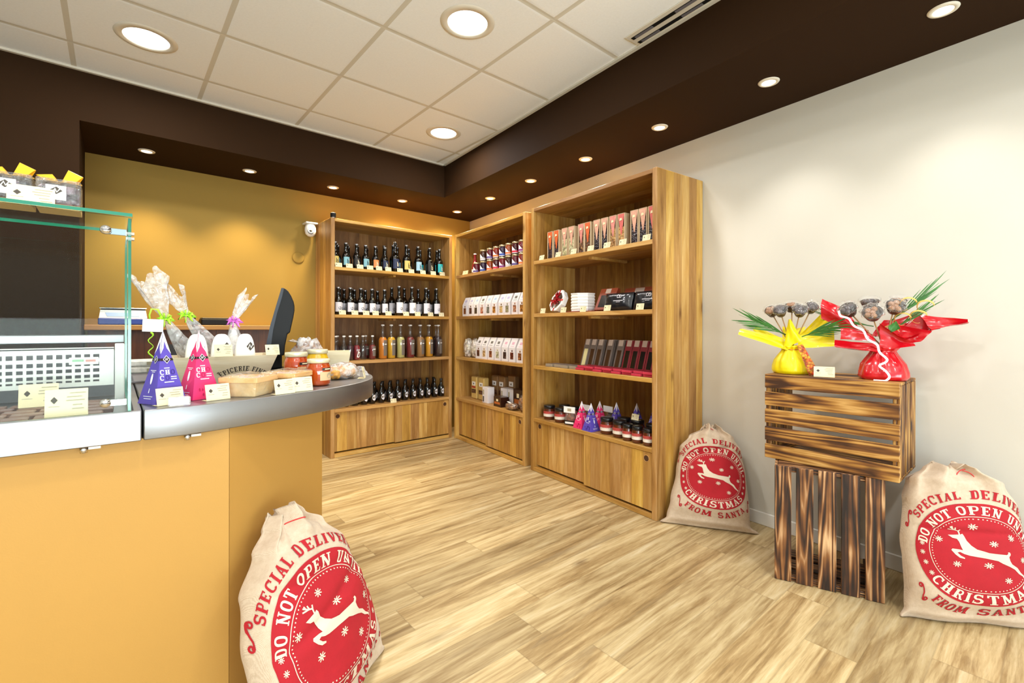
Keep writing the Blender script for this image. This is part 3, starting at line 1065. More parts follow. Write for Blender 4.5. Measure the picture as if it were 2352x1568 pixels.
def arc_text(txt, r, h, amid, span=None, bottom=False, wide=1.0, track=0.10):
    """letters on a circle: r is the baseline radius, amid the middle angle (degrees, 90 = top)"""
    polys, W = text_polys(txt, h, wide, track)
    rm = r + h * 0.5 if not bottom else r - h * 0.5
    k = 1.0 if span is None else radians(span) * rm / W
    out = []
    for q in polys:
        o = []
        for (x, y) in q:
            if not bottom:
                a = radians(amid) - (x - W / 2) * k / rm
                o.append(((r + y) * cos(a), (r + y) * sin(a)))
            else:
                a = radians(amid) + (x - W / 2) * k / rm
                o.append(((r - y) * cos(a), (r - y) * sin(a)))
        out.append(o)
    return out


def decal_mb(polys, fn, mb=None, mi=0):
    mb = mb or MB()
    for q in polys:
        mb.add([fn(x, y) for x, y in q], [tuple(range(len(q)))], mi)
    return mb


def font_polys(txt, size, shear=0.0):
    """letters of Blender's built-in font as flat polygons, centred"""
    cu = bpy.data.curves.new('lettering', 'FONT')
    cu.body = txt
    cu.size = size
    cu.align_x = 'CENTER'
    cu.resolution_u = 3
    cu.shear = shear
    o = bpy.data.objects.new('lettering', cu)
    COL.objects.link(o)
    bpy.context.view_layer.update()
    dg = bpy.context.evaluated_depsgraph_get()
    me = bpy.data.meshes.new_from_object(o.evaluated_get(dg))
    polys = [[(me.vertices[i].co.x, me.vertices[i].co.y) for i in p.vertices] for p in me.polygons]
    bpy.data.objects.remove(o)
    bpy.data.curves.remove(cu)
    bpy.data.meshes.remove(me)
    return polys


def diamond(cx, cy, r, rx=None):
    rx = rx or r
    return [[(cx - rx, cy), (cx, cy - r), (cx + rx, cy), (cx, cy + r)]]


# ------------------------------------------------------------------ the three gift sacks
DEER = [(485, 745), (515, 768), (545, 775), (556, 800), (562, 840), (570, 872), (545, 867), (500, 865), (491, 878), (515, 915), (540, 940),
        (572, 948), (575, 938), (550, 922), (530, 896), (548, 889), (575, 905), (610, 916), (700, 930), (770, 944), (800, 965), (850, 990),
        (890, 1015), (925, 1055), (975, 1087), (981, 1078), (945, 1045), (915, 1000), (870, 968), (857, 940), (852, 905), (866, 890), (870, 876),
        (862, 862), (848, 864), (850, 876), (836, 887), (800, 884), (720, 878), (660, 855), (630, 825), (607, 785), (596, 745), (588, 728), (572, 735), (545, 738)]
ANT = [[(566, 738), (568, 705), (540, 692), (505, 664)], [(545, 694), (520, 690), (492, 685)], [(548, 695), (542, 668)], [(525, 680), (518, 658)], [(569, 708), (578, 684)]]
STAR_IN = [(655, 652), (415, 790), (897, 740), (755, 795), (990, 935), (520, 1000), (712, 994), (835, 1120)]


def dz(x, y):
    return ((x - 690) / 490.0, -(y - 905) / 470.0)


def star_polys(cx, cy, r):
    out = []
    for k in range(8):
        a = k * pi / 4 + 0.2
        out += stroke([(cx + 0.12 * r * cos(a), cy + 0.12 * r * sin(a)), (cx + r * cos(a), cy + r * sin(a))], 0.26 * r)
    return out


def swirl(cx, cy, s, mx=1, my=1):
    P = []
    for i in range(15):
        a = 2 * pi * 1.15 * (1 - i / 14) + 0.4
        r = 0.16 * (0.35 + 0.65 * i / 14)
        P.append((-0.06 + r * cos(a) - 0.1, 0.42 + r * sin(a)))
    Q = [(-x, -y) for x, y in P][::-1]
    L = P + [(0.03, 0.22), (0.02, 0.0), (-0.03, -0.22)] + Q
    return stroke([(cx + mx * x * s, cy + my * y * s) for x, y in L], 0.07 * s * 1.3)


def emblem():
    """the printed design in units of the disc radius: red polygons and cream polygons"""
    red, cream = [], []
    red += arc_text('SPECIAL DELIVERY', 1.09, 0.17, 91, 112, wide=1.1)
    red += arc_text('FROM SANTA', 1.25, 0.165, 270, 78, bottom=True, wide=1.25)
    for (cx, cy, mx, my) in ((-1.16, 0.56, -1, 1), (1.16, 0.50, 1, 1), (-0.94, -0.86, 1, 1), (0.98, -0.82, -1, 1)):
        red += swirl(cx, cy, 0.30, mx, my)
    cream += arc_text('DO NOT OPEN UNTIL', 0.775, 0.175, 92, 158, wide=1.0)
    cream += arc_text('CHRISTMAS', 0.955, 0.185, 268, 104, bottom=True, wide=1.25)
    ring = [(0.735 * cos(2 * pi * i / 96), 0.735 * sin(2 * pi * i / 96)) for i in range(97)]
    cream += stroke(ring, 0.012)
    for i in range(84):
        a = 2 * pi * i / 84
        x, y = 0.69 * cos(a), 0.69 * sin(a)
        cream.append([(x + 0.0105 * cos(w), y + 0.0105 * sin(w)) for w in (0.4, 1.45, 2.5, 3.54, 4.6, 5.6)])
    for a in (172, 184, 197, 211, 8, -4, -17, -30):
        cream += star_polys(0.865 * cos(radians(a)), 0.865 * sin(radians(a)), 0.047)
    for (x, y) in STAR_IN:
        u, v = dz(x, y)
        cream += star_polys(u, v, 0.058)
    for l in ANT:
        cream += stroke([dz(*p) for p in l], 0.021)
    pts = [Vector((*dz(*p), 0)) for p in DEER]
    for tri in tessellate_polygon([pts]):
        T = [(pts[i].x, pts[i].y) for i in tri]
        todo = [(T, 0)]
        while todo:                                   # fine enough to follow the cloth
            t_, d_ = todo.pop()
            e = [(Vector(t_[i]) - Vector(t_[(i + 1) % 3])).length for i in range(3)]
            k = e.index(max(e))
            if e[k] > 0.12 and d_ < 8:
                a, b, c = t_[k], t_[(k + 1) % 3], t_[(k + 2) % 3]
                m = ((a[0] + b[0]) / 2, (a[1] + b[1]) / 2)
                todo += [([a, m, c], d_ + 1), ([m, b, c], d_ + 1)]
            else:
                cream.append(t_)
    return cut(red, 0.06), cut(cream, 0.06)


EM_RED, EM_CREAM = emblem()


def linen():
    m, nt, b = new_mat('unbleached linen')
    v, o = objco(nt, (420, 420, 420), False)
    w1 = nt.nodes.new('ShaderNodeTexWave'); w1.bands_direction = 'Z'; w1.inputs['Scale'].default_value = 0.55
    w1.inputs['Distortion'].default_value = 3.0
    w2 = nt.nodes.new('ShaderNodeTexWave'); w2.bands_direction = 'X'; w2.inputs['Scale'].default_value = 0.55
    w2.inputs['Distortion'].default_value = 3.0
    nt.links.new(v, w1.inputs['Vector']); nt.links.new(v, w2.inputs['Vector'])
    f = math_n(nt, 'MULTIPLY', math_n(nt, 'ADD', w1.outputs['Fac'], w2.outputs['Fac']), 0.5)
    n = noise_n(nt, o, 60, 4, 0.7)
    g = math_n(nt, 'ADD', math_n(nt, 'MULTIPLY', f, 0.4), math_n(nt, 'MULTIPLY', n, 0.6))
    nt.links.new(ramp(nt, g, [(0.3, lin('bba389')), (0.7, lin('d6c4ad'))]), b.inputs['Base Color'])
    b.inputs['Roughness'].default_value = 0.9
    b.inputs['Sheen Weight'].default_value = 0.2
    bump(nt, g, b, 0.25, 0.002)
    return m


M['linen'] = linen()
M['print_red'] = paint('red fabric print', 'ab1120', 0.85, var=0.06, vscale=30, bmp=0.2, bscale=500)
M['print_cream'] = paint('unprinted linen showing in the print', 'dccdb8', 0.85)
M['cord'] = paint('red drawstring', 'd02a2a', 0.6)


def interp(tab, b):
    for i in range(len(tab) - 1):
        if b <= tab[i + 1][0]:
            k = (b - tab[i][0]) / (tab[i + 1][0] - tab[i][0])
            k = k * k * (3 - 2 * k)
            return [tab[i][j] + (tab[i + 1][j] - tab[i][j]) * k for j in range(1, len(tab[0]))]
    return list(tab[-1][1:])


def sack(loc, rz, lean, H, tab, R, cu, cv, label, seed, bends=(), spin=0.0, squash=1.0):
    """tab rows: height 0..1, left edge, right edge, half depth (metres)"""
    t = empty('gift_sack', loc, rz, -radians(lean))
    t.rotation_mode = 'XYZ'
    t.matrix_world = Matrix.Translation(loc) @ Matrix.Rotation(rz, 4, 'Z') @ Matrix.Rotation(-radians(lean), 4, 'X')
    tag(t, label, 'gift sack', 'printed linen sacks on the floor')

    def base(th, b):
        l, r, dp = interp(tab, b)
        hw, xc = (r - l) / 2, (r + l) / 2
        s_, c_ = sin(th), cos(th)
        x = xc + hw * math.copysign(abs(s_) ** 0.9, s_)
        y = -dp * math.copysign(abs(c_) ** 0.75, c_)
        if c_ < 0:
            y *= 0.55
        fold = max(0.0, (b - 0.74) / 0.26)
        rip = 0.020 * fold * sin(5 * th + seed) * (0.4 + abs(c_)) + 0.011 * fold * sin(11 * th + 2 * seed)
        low = max(0.0, 1 - b / 0.16)
        rip += 0.006 * low * sin(6 * th + seed)
        nz = noise.noise(Vector((x * 5 + seed * 3, b * 3.2, y * 4))) * 0.014 * min(1, b * 6)
        nz += noise.noise(Vector((x * 13 + seed, b * 8, y * 9 + 3))) * 0.005
        y -= (rip + nz) * (1 if c_ > -0.1 else -0.4)
        z = b * H + 0.010 * fold * cos(4 * th + seed)
        for (b0, amp, tilt, wd) in bends:               # creases across the cloth
            q = (b - b0 - tilt * x) / wd
            y += amp * math.exp(-q * q) * max(0.0, c_)
        return Vector((x, y, z))
    N, K = 120, 90
    vs, fs = [], []
    for j in range(K + 1):
        for i in range(N):
            vs.append(base(2 * pi * i / N - pi, j / K))
    for j in range(K):
        for i in range(N):
            fs.append((j * N + i, j * N + (i + 1) % N, (j + 1) * N + (i + 1) % N, (j + 1) * N + i))
    mb = MB().add(vs, fs, 0, True)
    mb.add([vs[i] for i in range(N)], [tuple(range(N))], 0)
    top = vs[K * N:]
    ctr = sum(top, Vector()) / N
    mb.add(top + [Vector((ctr.x + (p.x - ctr.x) * 0.45, ctr.y + (p.y - ctr.y) * 0.45, p.z - 0.03)) for p in top],
           [(i, (i + 1) % N, N + (i + 1) % N, N + i) for i in range(N)] + [tuple(range(N, 2 * N))], 0, True)
    me = mb.mesh('sack_cloth')
    bm = bmesh.new(); bm.from_mesh(me); bmesh.ops.remove_doubles(bm, verts=bm.verts, dist=1e-5)
    bmesh.ops.recalc_face_normals(bm, faces=bm.faces); bm.to_mesh(me); bm.free()
    obj('sack_cloth', me, M['linen'], t)
    cs, sn = cos(radians(spin)), sin(radians(spin))

    def surf(lift):
        def f(u, v):
            u, v = u * cs - v * sn, u * sn + v * cs
            v *= squash
            uu, vv = cu + u * R, cv + v * R
            b = min(0.985, max(0.01, vv / H))
            l, r, dp = interp(tab, b)
            half = pi / 2 * sqrt((((r - l) / 2) ** 2 + dp ** 2) / 2)
            th = max(-1.75, min(1.75, (uu - (l + r) / 2) / half * pi / 2))
            p = base(th, b)
            e = 0.01
            n = (base(th + e, b) - base(th - e, b)).cross(base(th, b + e) - base(th, b - e))
            if n.length < 1e-9:
                n = Vector((0, -1, 0))
            n.normalize()
            return p + n * lift
        return f
    s1, s2 = surf(0.0022), surf(0.0034)
    mb = MB()
    rings, seg = 22, 120
    for k in range(rings):
        for i in range(seg):
            a0, a1 = 2 * pi * i / seg, 2 * pi * (i + 1) / seg
            r0, r1 = k / rings, (k + 1) / rings
            q = [(r0 * cos(a0), r0 * sin(a0)), (r1 * cos(a0), r1 * sin(a0)), (r1 * cos(a1), r1 * sin(a1)), (r0 * cos(a1), r0 * sin(a1))]
            if k == 0:
                q = q[1:3] + [(0.0, 0.0)]
            mb.add([s1(*p) for p in q], [tuple(range(len(q)))], 0, True)
    decal_mb(EM_RED, s1, mb)
    me = mb.mesh('red_print', False)
    bm = bmesh.new(); bm.from_mesh(me); bmesh.ops.remove_doubles(bm, verts=bm.verts, dist=2e-5); bm.to_mesh(me); bm.free()
    p_ = obj('red_print', me, M['print_red'], t)
    p_['label'] = 'red printed disc and lettering'
    p_ = obj('reversed_lettering', decal_mb(EM_CREAM, s2).mesh('reversed_lettering', False), M['print_cream'], t)
    p_['label'] = 'cream lettering, reindeer and stars in the red disc'
    return t, base


SK1 = [(0.0, -0.275, 0.275, 0.012), (0.05, -0.245, 0.245, 0.055), (0.22, -0.225, 0.225, 0.115), (0.5, -0.215, 0.215, 0.13), (0.72, -0.175, 0.185, 0.115),
       (0.86, -0.10, 0.125, 0.085), (0.94, -0.045, 0.075, 0.055), (1.0, -0.015, 0.055, 0.035)]
s_, fb = sack((0.488, 1.365, 0.004), radians(37), 21.5, 0.588, SK1, 0.188, -0.028, 0.252,
              'printed linen gift sack leaning on the yellow counter, lower left', 1.3, bends=((0.52, 0.012, 0.35, 0.03), (0.66, 0.008, -0.2, 0.02)), spin=4)
mb = MB().tube([fb(-0.45 + 0.055 * i, 0.925) + Vector((0, -0.003, 0)) for i in range(10)], 0.0016, 6)
obj('drawstring', mb, M['cord'], s_)
SK2 = [(0.0, -0.27, 0.24, 0.010), (0.06, -0.235, 0.195, 0.05), (0.22, -0.215, 0.195, 0.10), (0.5, -0.185, 0.185, 0.105), (0.75, -0.165, 0.165, 0.09),
       (0.88, -0.115, 0.13, 0.07), (0.95, -0.05, 0.075, 0.045), (1.0, -0.025, 0.035, 0.03)]
loc2 = (2.488, 1.258, 0.004)
s_, fb = sack(loc2, radians(-59.5), 19, 0.56, SK2, 0.166, 0.015, 0.268,
              'printed linen gift sack between the end of the rack and the white wall', 2.1, bends=((0.73, 0.016, 0.5, 0.02),))
mb = MB().tube([fb(-0.12 + 0.05 * i, 0.955) + Vector((0, -0.003, 0)) for i in range(5)], 0.0016, 6)
obj('drawstring', mb, M['cord'], s_)
SK3 = [(0.0, -0.235, 0.25, 0.012), (0.06, -0.215, 0.225, 0.05), (0.2, -0.205, 0.210, 0.095), (0.5, -0.205, 0.200, 0.10), (0.76, -0.185, 0.18, 0.09),
       (0.90, -0.165, 0.145, 0.085), (0.97, -0.11, 0.07, 0.055), (1.0, -0.085, 0.02, 0.04)]
loc3 = (2.434, 0.222, 0.004)
s_, fb = sack(loc3, radians(-50), 8, 0.575, SK3, 0.178, 0.0, 0.268,
              'printed linen gift sack at the right edge beside the wooden crates', 4.0, bends=((0.60, 0.008, 0.0, 0.012),))
P0 = fb(0.10, 0.965)
mb = MB().tube([P0 + Vector((0.005 + 0.035 * sin(a) + 0.01 * a / 6, -0.012 - 0.008 * sin(a / 2), -0.028 + 0.033 * cos(a) + 0.001 * a)) for a in
                [i * 2 * pi / 24 for i in range(25)]], 0.0017, 6)
obj('drawstring', mb, M['cord'], s_)


# ------------------------------------------------------------------ scorched wooden crates
def scorched(name, cols, seed):
    m, nt, b = new_mat(name)
    tc = nt.nodes.new('ShaderNodeTexCoord')
    oi = nt.nodes.new('ShaderNodeObjectInfo')
    cb = nt.nodes.new('ShaderNodeCombineXYZ')
    for k in range(3):
        nt.links.new(math_n(nt, 'MULTIPLY', oi.outputs['Random'], 13.7 + 5 * k + seed), cb.inputs[k])
    ad = nt.nodes.new('ShaderNodeVectorMath'); ad.operation = 'ADD'
    nt.links.new(tc.outputs['Object'], ad.inputs[0]); nt.links.new(cb.outputs[0], ad.inputs[1])
    mp = nt.nodes.new('ShaderNodeMapping'); mp.inputs['Scale'].default_value = (0.75, 13, 13)
    nt.links.new(ad.outputs[0], mp.inputs[0])
    nz = nt.nodes.new('ShaderNodeTexNoise'); nz.inputs['Scale'].default_value = 0.9; nz.inputs['Detail'].default_value = 3
    nt.links.new(mp.outputs[0], nz.inputs['Vector'])
    ring = math_n(nt, 'FRACT', math_n(nt, 'MULTIPLY', nz.outputs['Fac'], 11.0))
    ring = math_n(nt, 'MULTIPLY', math_n(nt, 'ABSOLUTE', math_n(nt, 'SUBTRACT', ring, 0.5)), 2.0)
    fine = noise_n(nt, mp.outputs[0], 7, 4, 0.7)
    blo = noise_n(nt, ad.outputs[0], 5.5, 2, 0.5)
    g = math_n(nt, 'ADD', math_n(nt, 'MULTIPLY', ring, 0.34), math_n(nt, 'ADD', math_n(nt, 'MULTIPLY', fine, 0.22), math_n(nt, 'MULTIPLY', blo, 0.50)))
    c = ramp(nt, g, [(0.36, lin(cols[0])), (0.50, lin(cols[1])), (0.62, lin(cols[2])), (0.78, lin(cols[3]))])
    vo = nt.nodes.new('ShaderNodeTexVoronoi'); vo.inputs['Scale'].default_value = 1.0
    mk = nt.nodes.new('ShaderNodeMapping'); mk.inputs['Scale'].default_value = (4.2, 8, 8)
    nt.links.new(ad.outputs[0], mk.inputs[0]); nt.links.new(mk.outputs[0], vo.inputs['Vector'])
    kf = ramp(nt, math_n(nt, 'ADD', vo.outputs['Distance'], math_n(nt, 'MULTIPLY', fine, 0.1)), [(0.12, (1, 1, 1, 1)), (0.22, (0, 0, 0, 1))])
    c = mixc(nt, kf, c, lin(cols[0]))
    nt.links.new(c, b.inputs['Base Color'])
    b.inputs['Roughness'].default_value = 0.55
    bump(nt, g, b, 0.3, 0.004)
    return m


M['scorch_a'] = scorched('scorched pine, warm', ['3d210d', '7a4c20', 'a97836', 'd2a560'], 0)
M['scorch_b'] = scorched('scorched pine, dark', ['1f120b', '4e2d17', '8a5a30', 'dcb283'], 3)


def crate(name, origin, rz, tilt, label, mat):
    """50 x 39 x 30 cm fruit crate, open at the back: length x, depth y, height z; five slats on each long side"""
    L, D, Hh, th = 0.50, 0.335, 0.39, 0.012
    t = empty(name, origin)
    t.matrix_world = Matrix.Translation(origin) @ Matrix.Rotation(rz, 4, 'Z') @ tilt
    tag(t, label, 'crate', 'scorched wooden fruit crates')
    h = 0.064
    gap = (Hh - 5 * h) / 4

    def slat(x0, x1, y0, y1, z0, z1, along):
        """own object with its x axis along the grain"""
        cx, cy, cz = (x0 + x1) / 2, (y0 + y1) / 2, (z0 + z1) / 2
        if along == 'x':
            mb = MB().box(x0 - cx, x1 - cx, y0 - cy, y1 - cy, z0 - cz, z1 - cz, c=0.0018)
            return obj('slat', mb, mat, t, (cx, cy, cz))
        if along == 'y':
            mb = MB().box(y0 - cy, y1 - cy, x0 - cx, x1 - cx, z0 - cz, z1 - cz, c=0.0018)
            return obj('slat', mb, mat, t, (cx, cy, cz), (0, 0, pi / 2))
        mb = MB().box(z0 - cz, z1 - cz, y0 - cy, y1 - cy, x0 - cx, x1 - cx, c=0.0018)
        return obj('slat', mb, mat, t, (cx, cy, cz), (0, -pi / 2, 0))
    for k in range(5):
        z = k * (h + gap)
        slat(0, L, 0, th, z, z + h, 'x')                        # front: the crate's floor, five boards
    for x in (th, L - 2 * th):                                  # end battens behind the front boards
        slat(x, x + th, th, 0.045, 0.003, Hh - 0.003, 'z')
    for z0 in (0.0, Hh - th):                                   # long sides (top and bottom as it stands)
        for k in range(3):
            y = 0.014 + k * (0.088 + 0.022)
            slat(0, L, y, y + 0.088, z0, z0 + th, 'x')
    for x0 in (0.0, L - th):                                    # short ends
        for k in range(3):
            y = 0.014 + k * (0.088 + 0.022)
            slat(x0, x0 + th, y, y + 0.088, th + 0.001, Hh - th - 0.001, 'z')
    for (x, z) in ((th, th), (L - 2 * th - 0.012, th), (th, Hh - 2 * th - 0.012), (L - 2 * th - 0.012, Hh - 2 * th - 0.012)):
        slat(x, x + 0.022, 0.05, D - 0.008, z, z + 0.022, 'y')
    return t


a_ = Vector((2.208, 0.825, 0.0))
dr_ = atan2(0.445 - 0.825, 2.341 - 2.208)
# lower crate stands on its short end: its length points up
TI = Matrix.Translation((0, 0, 0)) @ Matrix(((0, 0, 1, 0), (0, 1, 0, 0), (-1, 0, 0, 0.5), (0, 0, 0, 1)))
crate('wooden_crate', (a_.x, a_.y, 0.001), dr_, TI, 'scorched wooden crate standing on end on the floor, upright slats', M['scorch_b'])
p_, q_ = Vector((2.312, 0.908, 0)), Vector((2.316, 0.410, 0))
ZCR = 0.5025
crate('wooden_crate', (p_.x, p_.y, ZCR), atan2(q_.y - p_.y, q_.x - p_.x), Matrix.Identity(4),
      'scorched wooden crate laid across the lower one, level slats, carrying two bouquets', M['scorch_a'])
ZTOP = ZCR + 0.39

# ------------------------------------------------------------------ bottles on the back rack
M['dark_glass'] = paint('near black bottle glass', '0a0806', 0.08, spec=0.7, coat=0.3)
M['cap_black'] = paint('black crown cap', '141414', 0.35)
M['cap_silver'] = paint('silver cap', 'b9b9bb', 0.25, 0.8)
M['clear_bottle'] = pane('clear bottle glass', 'eeecea', 1.2, 0.03, 0.02, 'd8d4d0')
M['label_white'] = paint('white bottle label', 'e6e3ea', 0.55)
M['label_ink'] = paint('black label print', '17151a', 0.6)
M['label_cream_ink'] = paint('cream label print', 'f0e6c8', 0.6)


def cyl_map(r, zc, a0=0.0):
    def f(u, v):
        a = u / r + a0
        return (r * sin(a), -r * cos(a), zc + v)
    return f


def cyl_patch(mb, r, z0, z1, half, mi=0, n=14, a0=0.0):
    mb.grid(lambda i, j: (r * sin(a0 - half + 2 * half * i), -r * cos(a0 - half + 2 * half * i), z0 + (z1 - z0) * j), n, 1, mi)
    return mb


B_POLY, _w = text_polys('b', 1.0)
MOON = stroke(_arc(0, 0, 0.42, 0.42, -150, 110, 16, 2), 0.16) + stroke(_arc(-0.35, 0.05, 0.22, 0.32, 100, 260, 10, 2), 0.10) + \
    stroke([(-0.2, 0.35), (0.1, 0.0), (-0.15, -0.3)], 0.10)


def bottle(name, H, R, body_mat, cap_mat, lab=None, neck=0.0135, sh0=0.50, sh1=0.70, fill=None, stopper=False):
    """lab: (z0, z1, half angle, material, mark polygons, mark size, mark material, mark z)"""
    t = empty(name)
    h0, h1 = H * sh0, H * sh1
    prof = [(0.0, 0.0), (R * 0.86, 0.0), (R, 0.006), (R, h0)]
    for k in range(1, 7):
        a = k / 6
        s_ = a * a * (3 - 2 * a)
        prof.append((R + (neck * 1.12 - R) * s_, h0 + (h1 - h0) * a))
    prof += [(neck, H - 0.022), (neck * 1.12, H - 0.020), (neck * 1.12, H - 0.012), (neck, H - 0.010), (neck, H - 0.004), (0.0, H - 0.004)]
    obj('glass_body', MB().lathe(prof, 22), body_mat, t)
    if stopper:
        mb = MB().lathe([(0.0, H + 0.012), (0.010, H + 0.010), (0.0145, H), (0.0145, H - 0.004), (0.0, H - 0.004)], 18)
        mb.tube([(neck * 1.3, 0, H - 0.045), (neck * 1.5, 0, H - 0.02), (neck * 1.2, 0, H + 0.006), (0, 0, H + 0.014), (-neck * 1.2, 0, H + 0.006),
                 (-neck * 1.5, 0, H - 0.02), (-neck * 1.3, 0, H - 0.045)], 0.0016, 6)
        obj('swing_stopper', mb, M['chrome'], t)
    else:
        obj('cap', MB().lathe([(neck * 1.22, H - 0.010), (neck * 1.25, H - 0.006), (neck * 1.12, H + 0.001), (0.0, H + 0.0015), ], 18), cap_mat, t)
    if fill:
        obj('juice', MB().lathe([(0.0, 0.003), (R * 0.84, 0.003), (R - 0.0015, 0.009), (R - 0.0015, h0)] +
                                [(p[0] - 0.0015, p[1]) for p in prof[4:7]] + [(0.0, prof[6][1])], 22), fill, t)
    if lab:
        z0, z1, half, lm, mk, ms, mm, mz = lab
        mb = cyl_patch(MB(), R + 0.0007, z0, z1, half)
        if mk:
            f = cyl_map(R + 0.0014, mz)
            decal_mb(cut([[(x * ms, y * ms) for x, y in q] for q in mk], 0.006), f, mb, 1)
        obj('label', mb.mesh('label', False), [lm, mm], t)
    return t


LC = {'yellow': 'd9c06a', 'light blue': '86b9c4', 'black': '231d18', 'orange': 'e08a4a', 'navy': '1f2a4a', 'pale blue': '9cc3da', 'teal': '2bb0b6'}
for k, v in LC.items():
    M['lab_' + k] = paint('%s beer label' % k, v, 0.55)
BP = [[(x - 0.28, y - 0.5) for x, y in q] for q in B_POLY]
PROTO = {}


def beer(col, kind):
    key = (col, kind)
    if key in PROTO:
        return copy_tree(PROTO[key])
    H, R = {'s': (0.225, 0.0300), 'l': (0.272, 0.0345), 'w': (0.285, 0.037)}[kind]
    light = col in ('black', 'navy', 'orange', 'teal')
    zc = H * 0.27
    PROTO[key] = bottle('beer_bottle', H, R, M['dark_glass'], M['cap_silver'],
                        (0.028 if kind == 's' else 0.035, H * 0.44, 1.25, M['lab_' + col], BP, 0.042, M['label_cream_ink'] if light else M['label_ink'], zc),
                        stopper=kind == 'w')
    return PROTO[key]


row = [(0.065, 'yellow', 's'), (0.158, 'light blue', 's'), (0.253, 'black', 's'), (0.336, 'light blue', 's'), (0.428, 'orange', 's'), (0.520, 'navy', 's'),
       (0.622, 'navy', 'w'), (0.737, 'yellow', 'l'), (0.861, 'pale blue', 'l'), (0.989, 'black', 'l'), (1.101, 'teal', 'l')]
z3 = LV[3] + 0.0006
for i, (x, c_, k_) in enumerate(row):
    o = beer(c_, k_)
    put(o, FB, x, 0.085, z3, 0.28)
    tag(o, 'dark bottle with %s label, %s from left in front, top shelf of bottle rack' % (c_, ORD[i]), 'bottle', 'bottles on the top shelf of the bottle rack')
n = 0
for r_ in (1, 2):
    for i, (x, c_, k_) in enumerate(row):
        o = beer(row[(i + 3 * r_) % 6][1] if i < 6 else row[7 + (i + r_) % 4][1], 's' if i < 6 else 'l')
        put(o, FB, min(1.125, max(0.07, x + 0.042 * (1 if r_ == 1 else -0.2) + (0.0 if i != 6 else -0.02))), 0.085 + 0.088 * r_, z3, 0.2)
        tag(o, 'dark bottle in the %s row back, %s from left, top shelf of bottle rack' % (['', 'second', 'third'][r_], ORD[i]), 'bottle',
            'bottles on the top shelf of the bottle rack')


def ale(kind):
    key = ('ale', kind)
    if key in PROTO:
        return copy_tree(PROTO[key])
    H, R = (0.240, 0.0305) if kind == 's' else (0.280, 0.0375)
    PROTO[key] = bottle('beer_bottle', H, R, M['dark_glass'], M['cap_silver'], (0.026, H * 0.45, 1.35, M['label_white'], MOON, 0.026, M['label_ink'], H * 0.235))
    return PROTO[key]


row = [(0.091, 's'), (0.197, 's'), (0.292, 's'), (0.396, 's'), (0.516, 's'), (0.662, 'l'), (0.796, 'l'), (0.950, 'l'), (1.067, 'l')]
for r_ in range(3):
    for i, (x, k_) in enumerate(row):
        o = ale(k_)
        put(o, FB, min(1.12, x + (0, 0.045, 0.012)[r_]), 0.085 + 0.09 * r_, LV[2] + 0.0006, 0.25)
        tag(o, 'dark bottle with white label, %s row, %s from left, second shelf of bottle rack' % (['front', 'middle', 'rear'][r_], ORD[i]), 'bottle',
            'white labelled bottles on the second shelf')

JC = {'orange': 'e58a12', 'yellow': 'e7b412', 'pale green': 'c9c87e', 'dark red': '7d0f1c', 'brown': 'a87a44', 'golden': 'e9a512', 'black red': '2c0a10',
      'clear': 'b9b4b0', 'ruby': '8c1026', 'purple': '3a0d1e'}
for k, v in JC.items():
    M['juice_' + k] = paint('%s juice' % k, v, 0.25, coat=0.4)
M['lab_grey'] = paint('grey paper label', '6d6259', 0.6)
LINES = [[(-0.5, -0.12), (0.5, -0.12), (0.5, 0.12), (-0.5, 0.12)]]


def juice(col, tall=True, lab=True, fillfrac=None):
    key = ('juice', col, tall, lab)
    if key in PROTO:
        return copy_tree(PROTO[key])
    if tall:
        H, R, sh0, sh1 = 0.315, 0.0385, 0.54, 0.72
    else:
        H, R, sh0, sh1 = 0.215, 0.029, 0.50, 0.72
    PROTO[key] = bottle('juice_bottle', H, R, M['clear_bottle'], M['white'], (0.03, H * 0.55, 0.55, M['lab_grey'], LINES, 0.028, M['white'], H * 0.43) if lab else None,
                        neck=0.0125 if tall else 0.010, sh0=sh0, sh1=sh1, fill=None if col == 'clear' else M['juice_' + col])
    return PROTO[key]


row = [(0.500, 'orange', 'orange'), (0.584, 'yellow', 'yellow'), (0.679, 'pale green', 'pale green'), (0.781, 'dark red', 'dark red'), (0.889, 'brown', 'brown'),
       (0.986, 'golden', 'golden yellow'), (1.090, 'black red', 'very dark red')]
for r_ in range(2):
    for i, (x, c_, nm) in enumerate(row):
        o = juice(c_)
        put(o, FB, min(1.12, x + 0.045 * r_) , 0.085 + 0.10 * r_, LV[1] + 0.0006, 0.35)
        tag(o, 'tall %s juice bottle, %s tall one from left, %s row of third shelf' % (nm, ORD[i], ['front', 'rear'][r_]), 'bottle',
            'tall juice bottles on the third shelf')
o = juice('ruby', False, False)
for ch in o.children:
    if ch.name.startswith('juice'):
        obj('script_mark', decal_mb(cut([[(x * 0.062 + y * 0.018, y * 0.072) for x, y in q] for q in BP], 0.006), cyl_map(0.0303, 0.06)).mesh('mark', False), M['white'], o)
row = [(0.07, 'black red', 'very dark'), (0.14, 'clear', 'empty looking clear'), (0.196, 'ruby', 'ruby red'), (0.257, 'ruby', 'ruby red, white script'), (0.326, 'clear', 'clear'), (0.401, 'dark red', 'dark red, grey label')]
n = 0
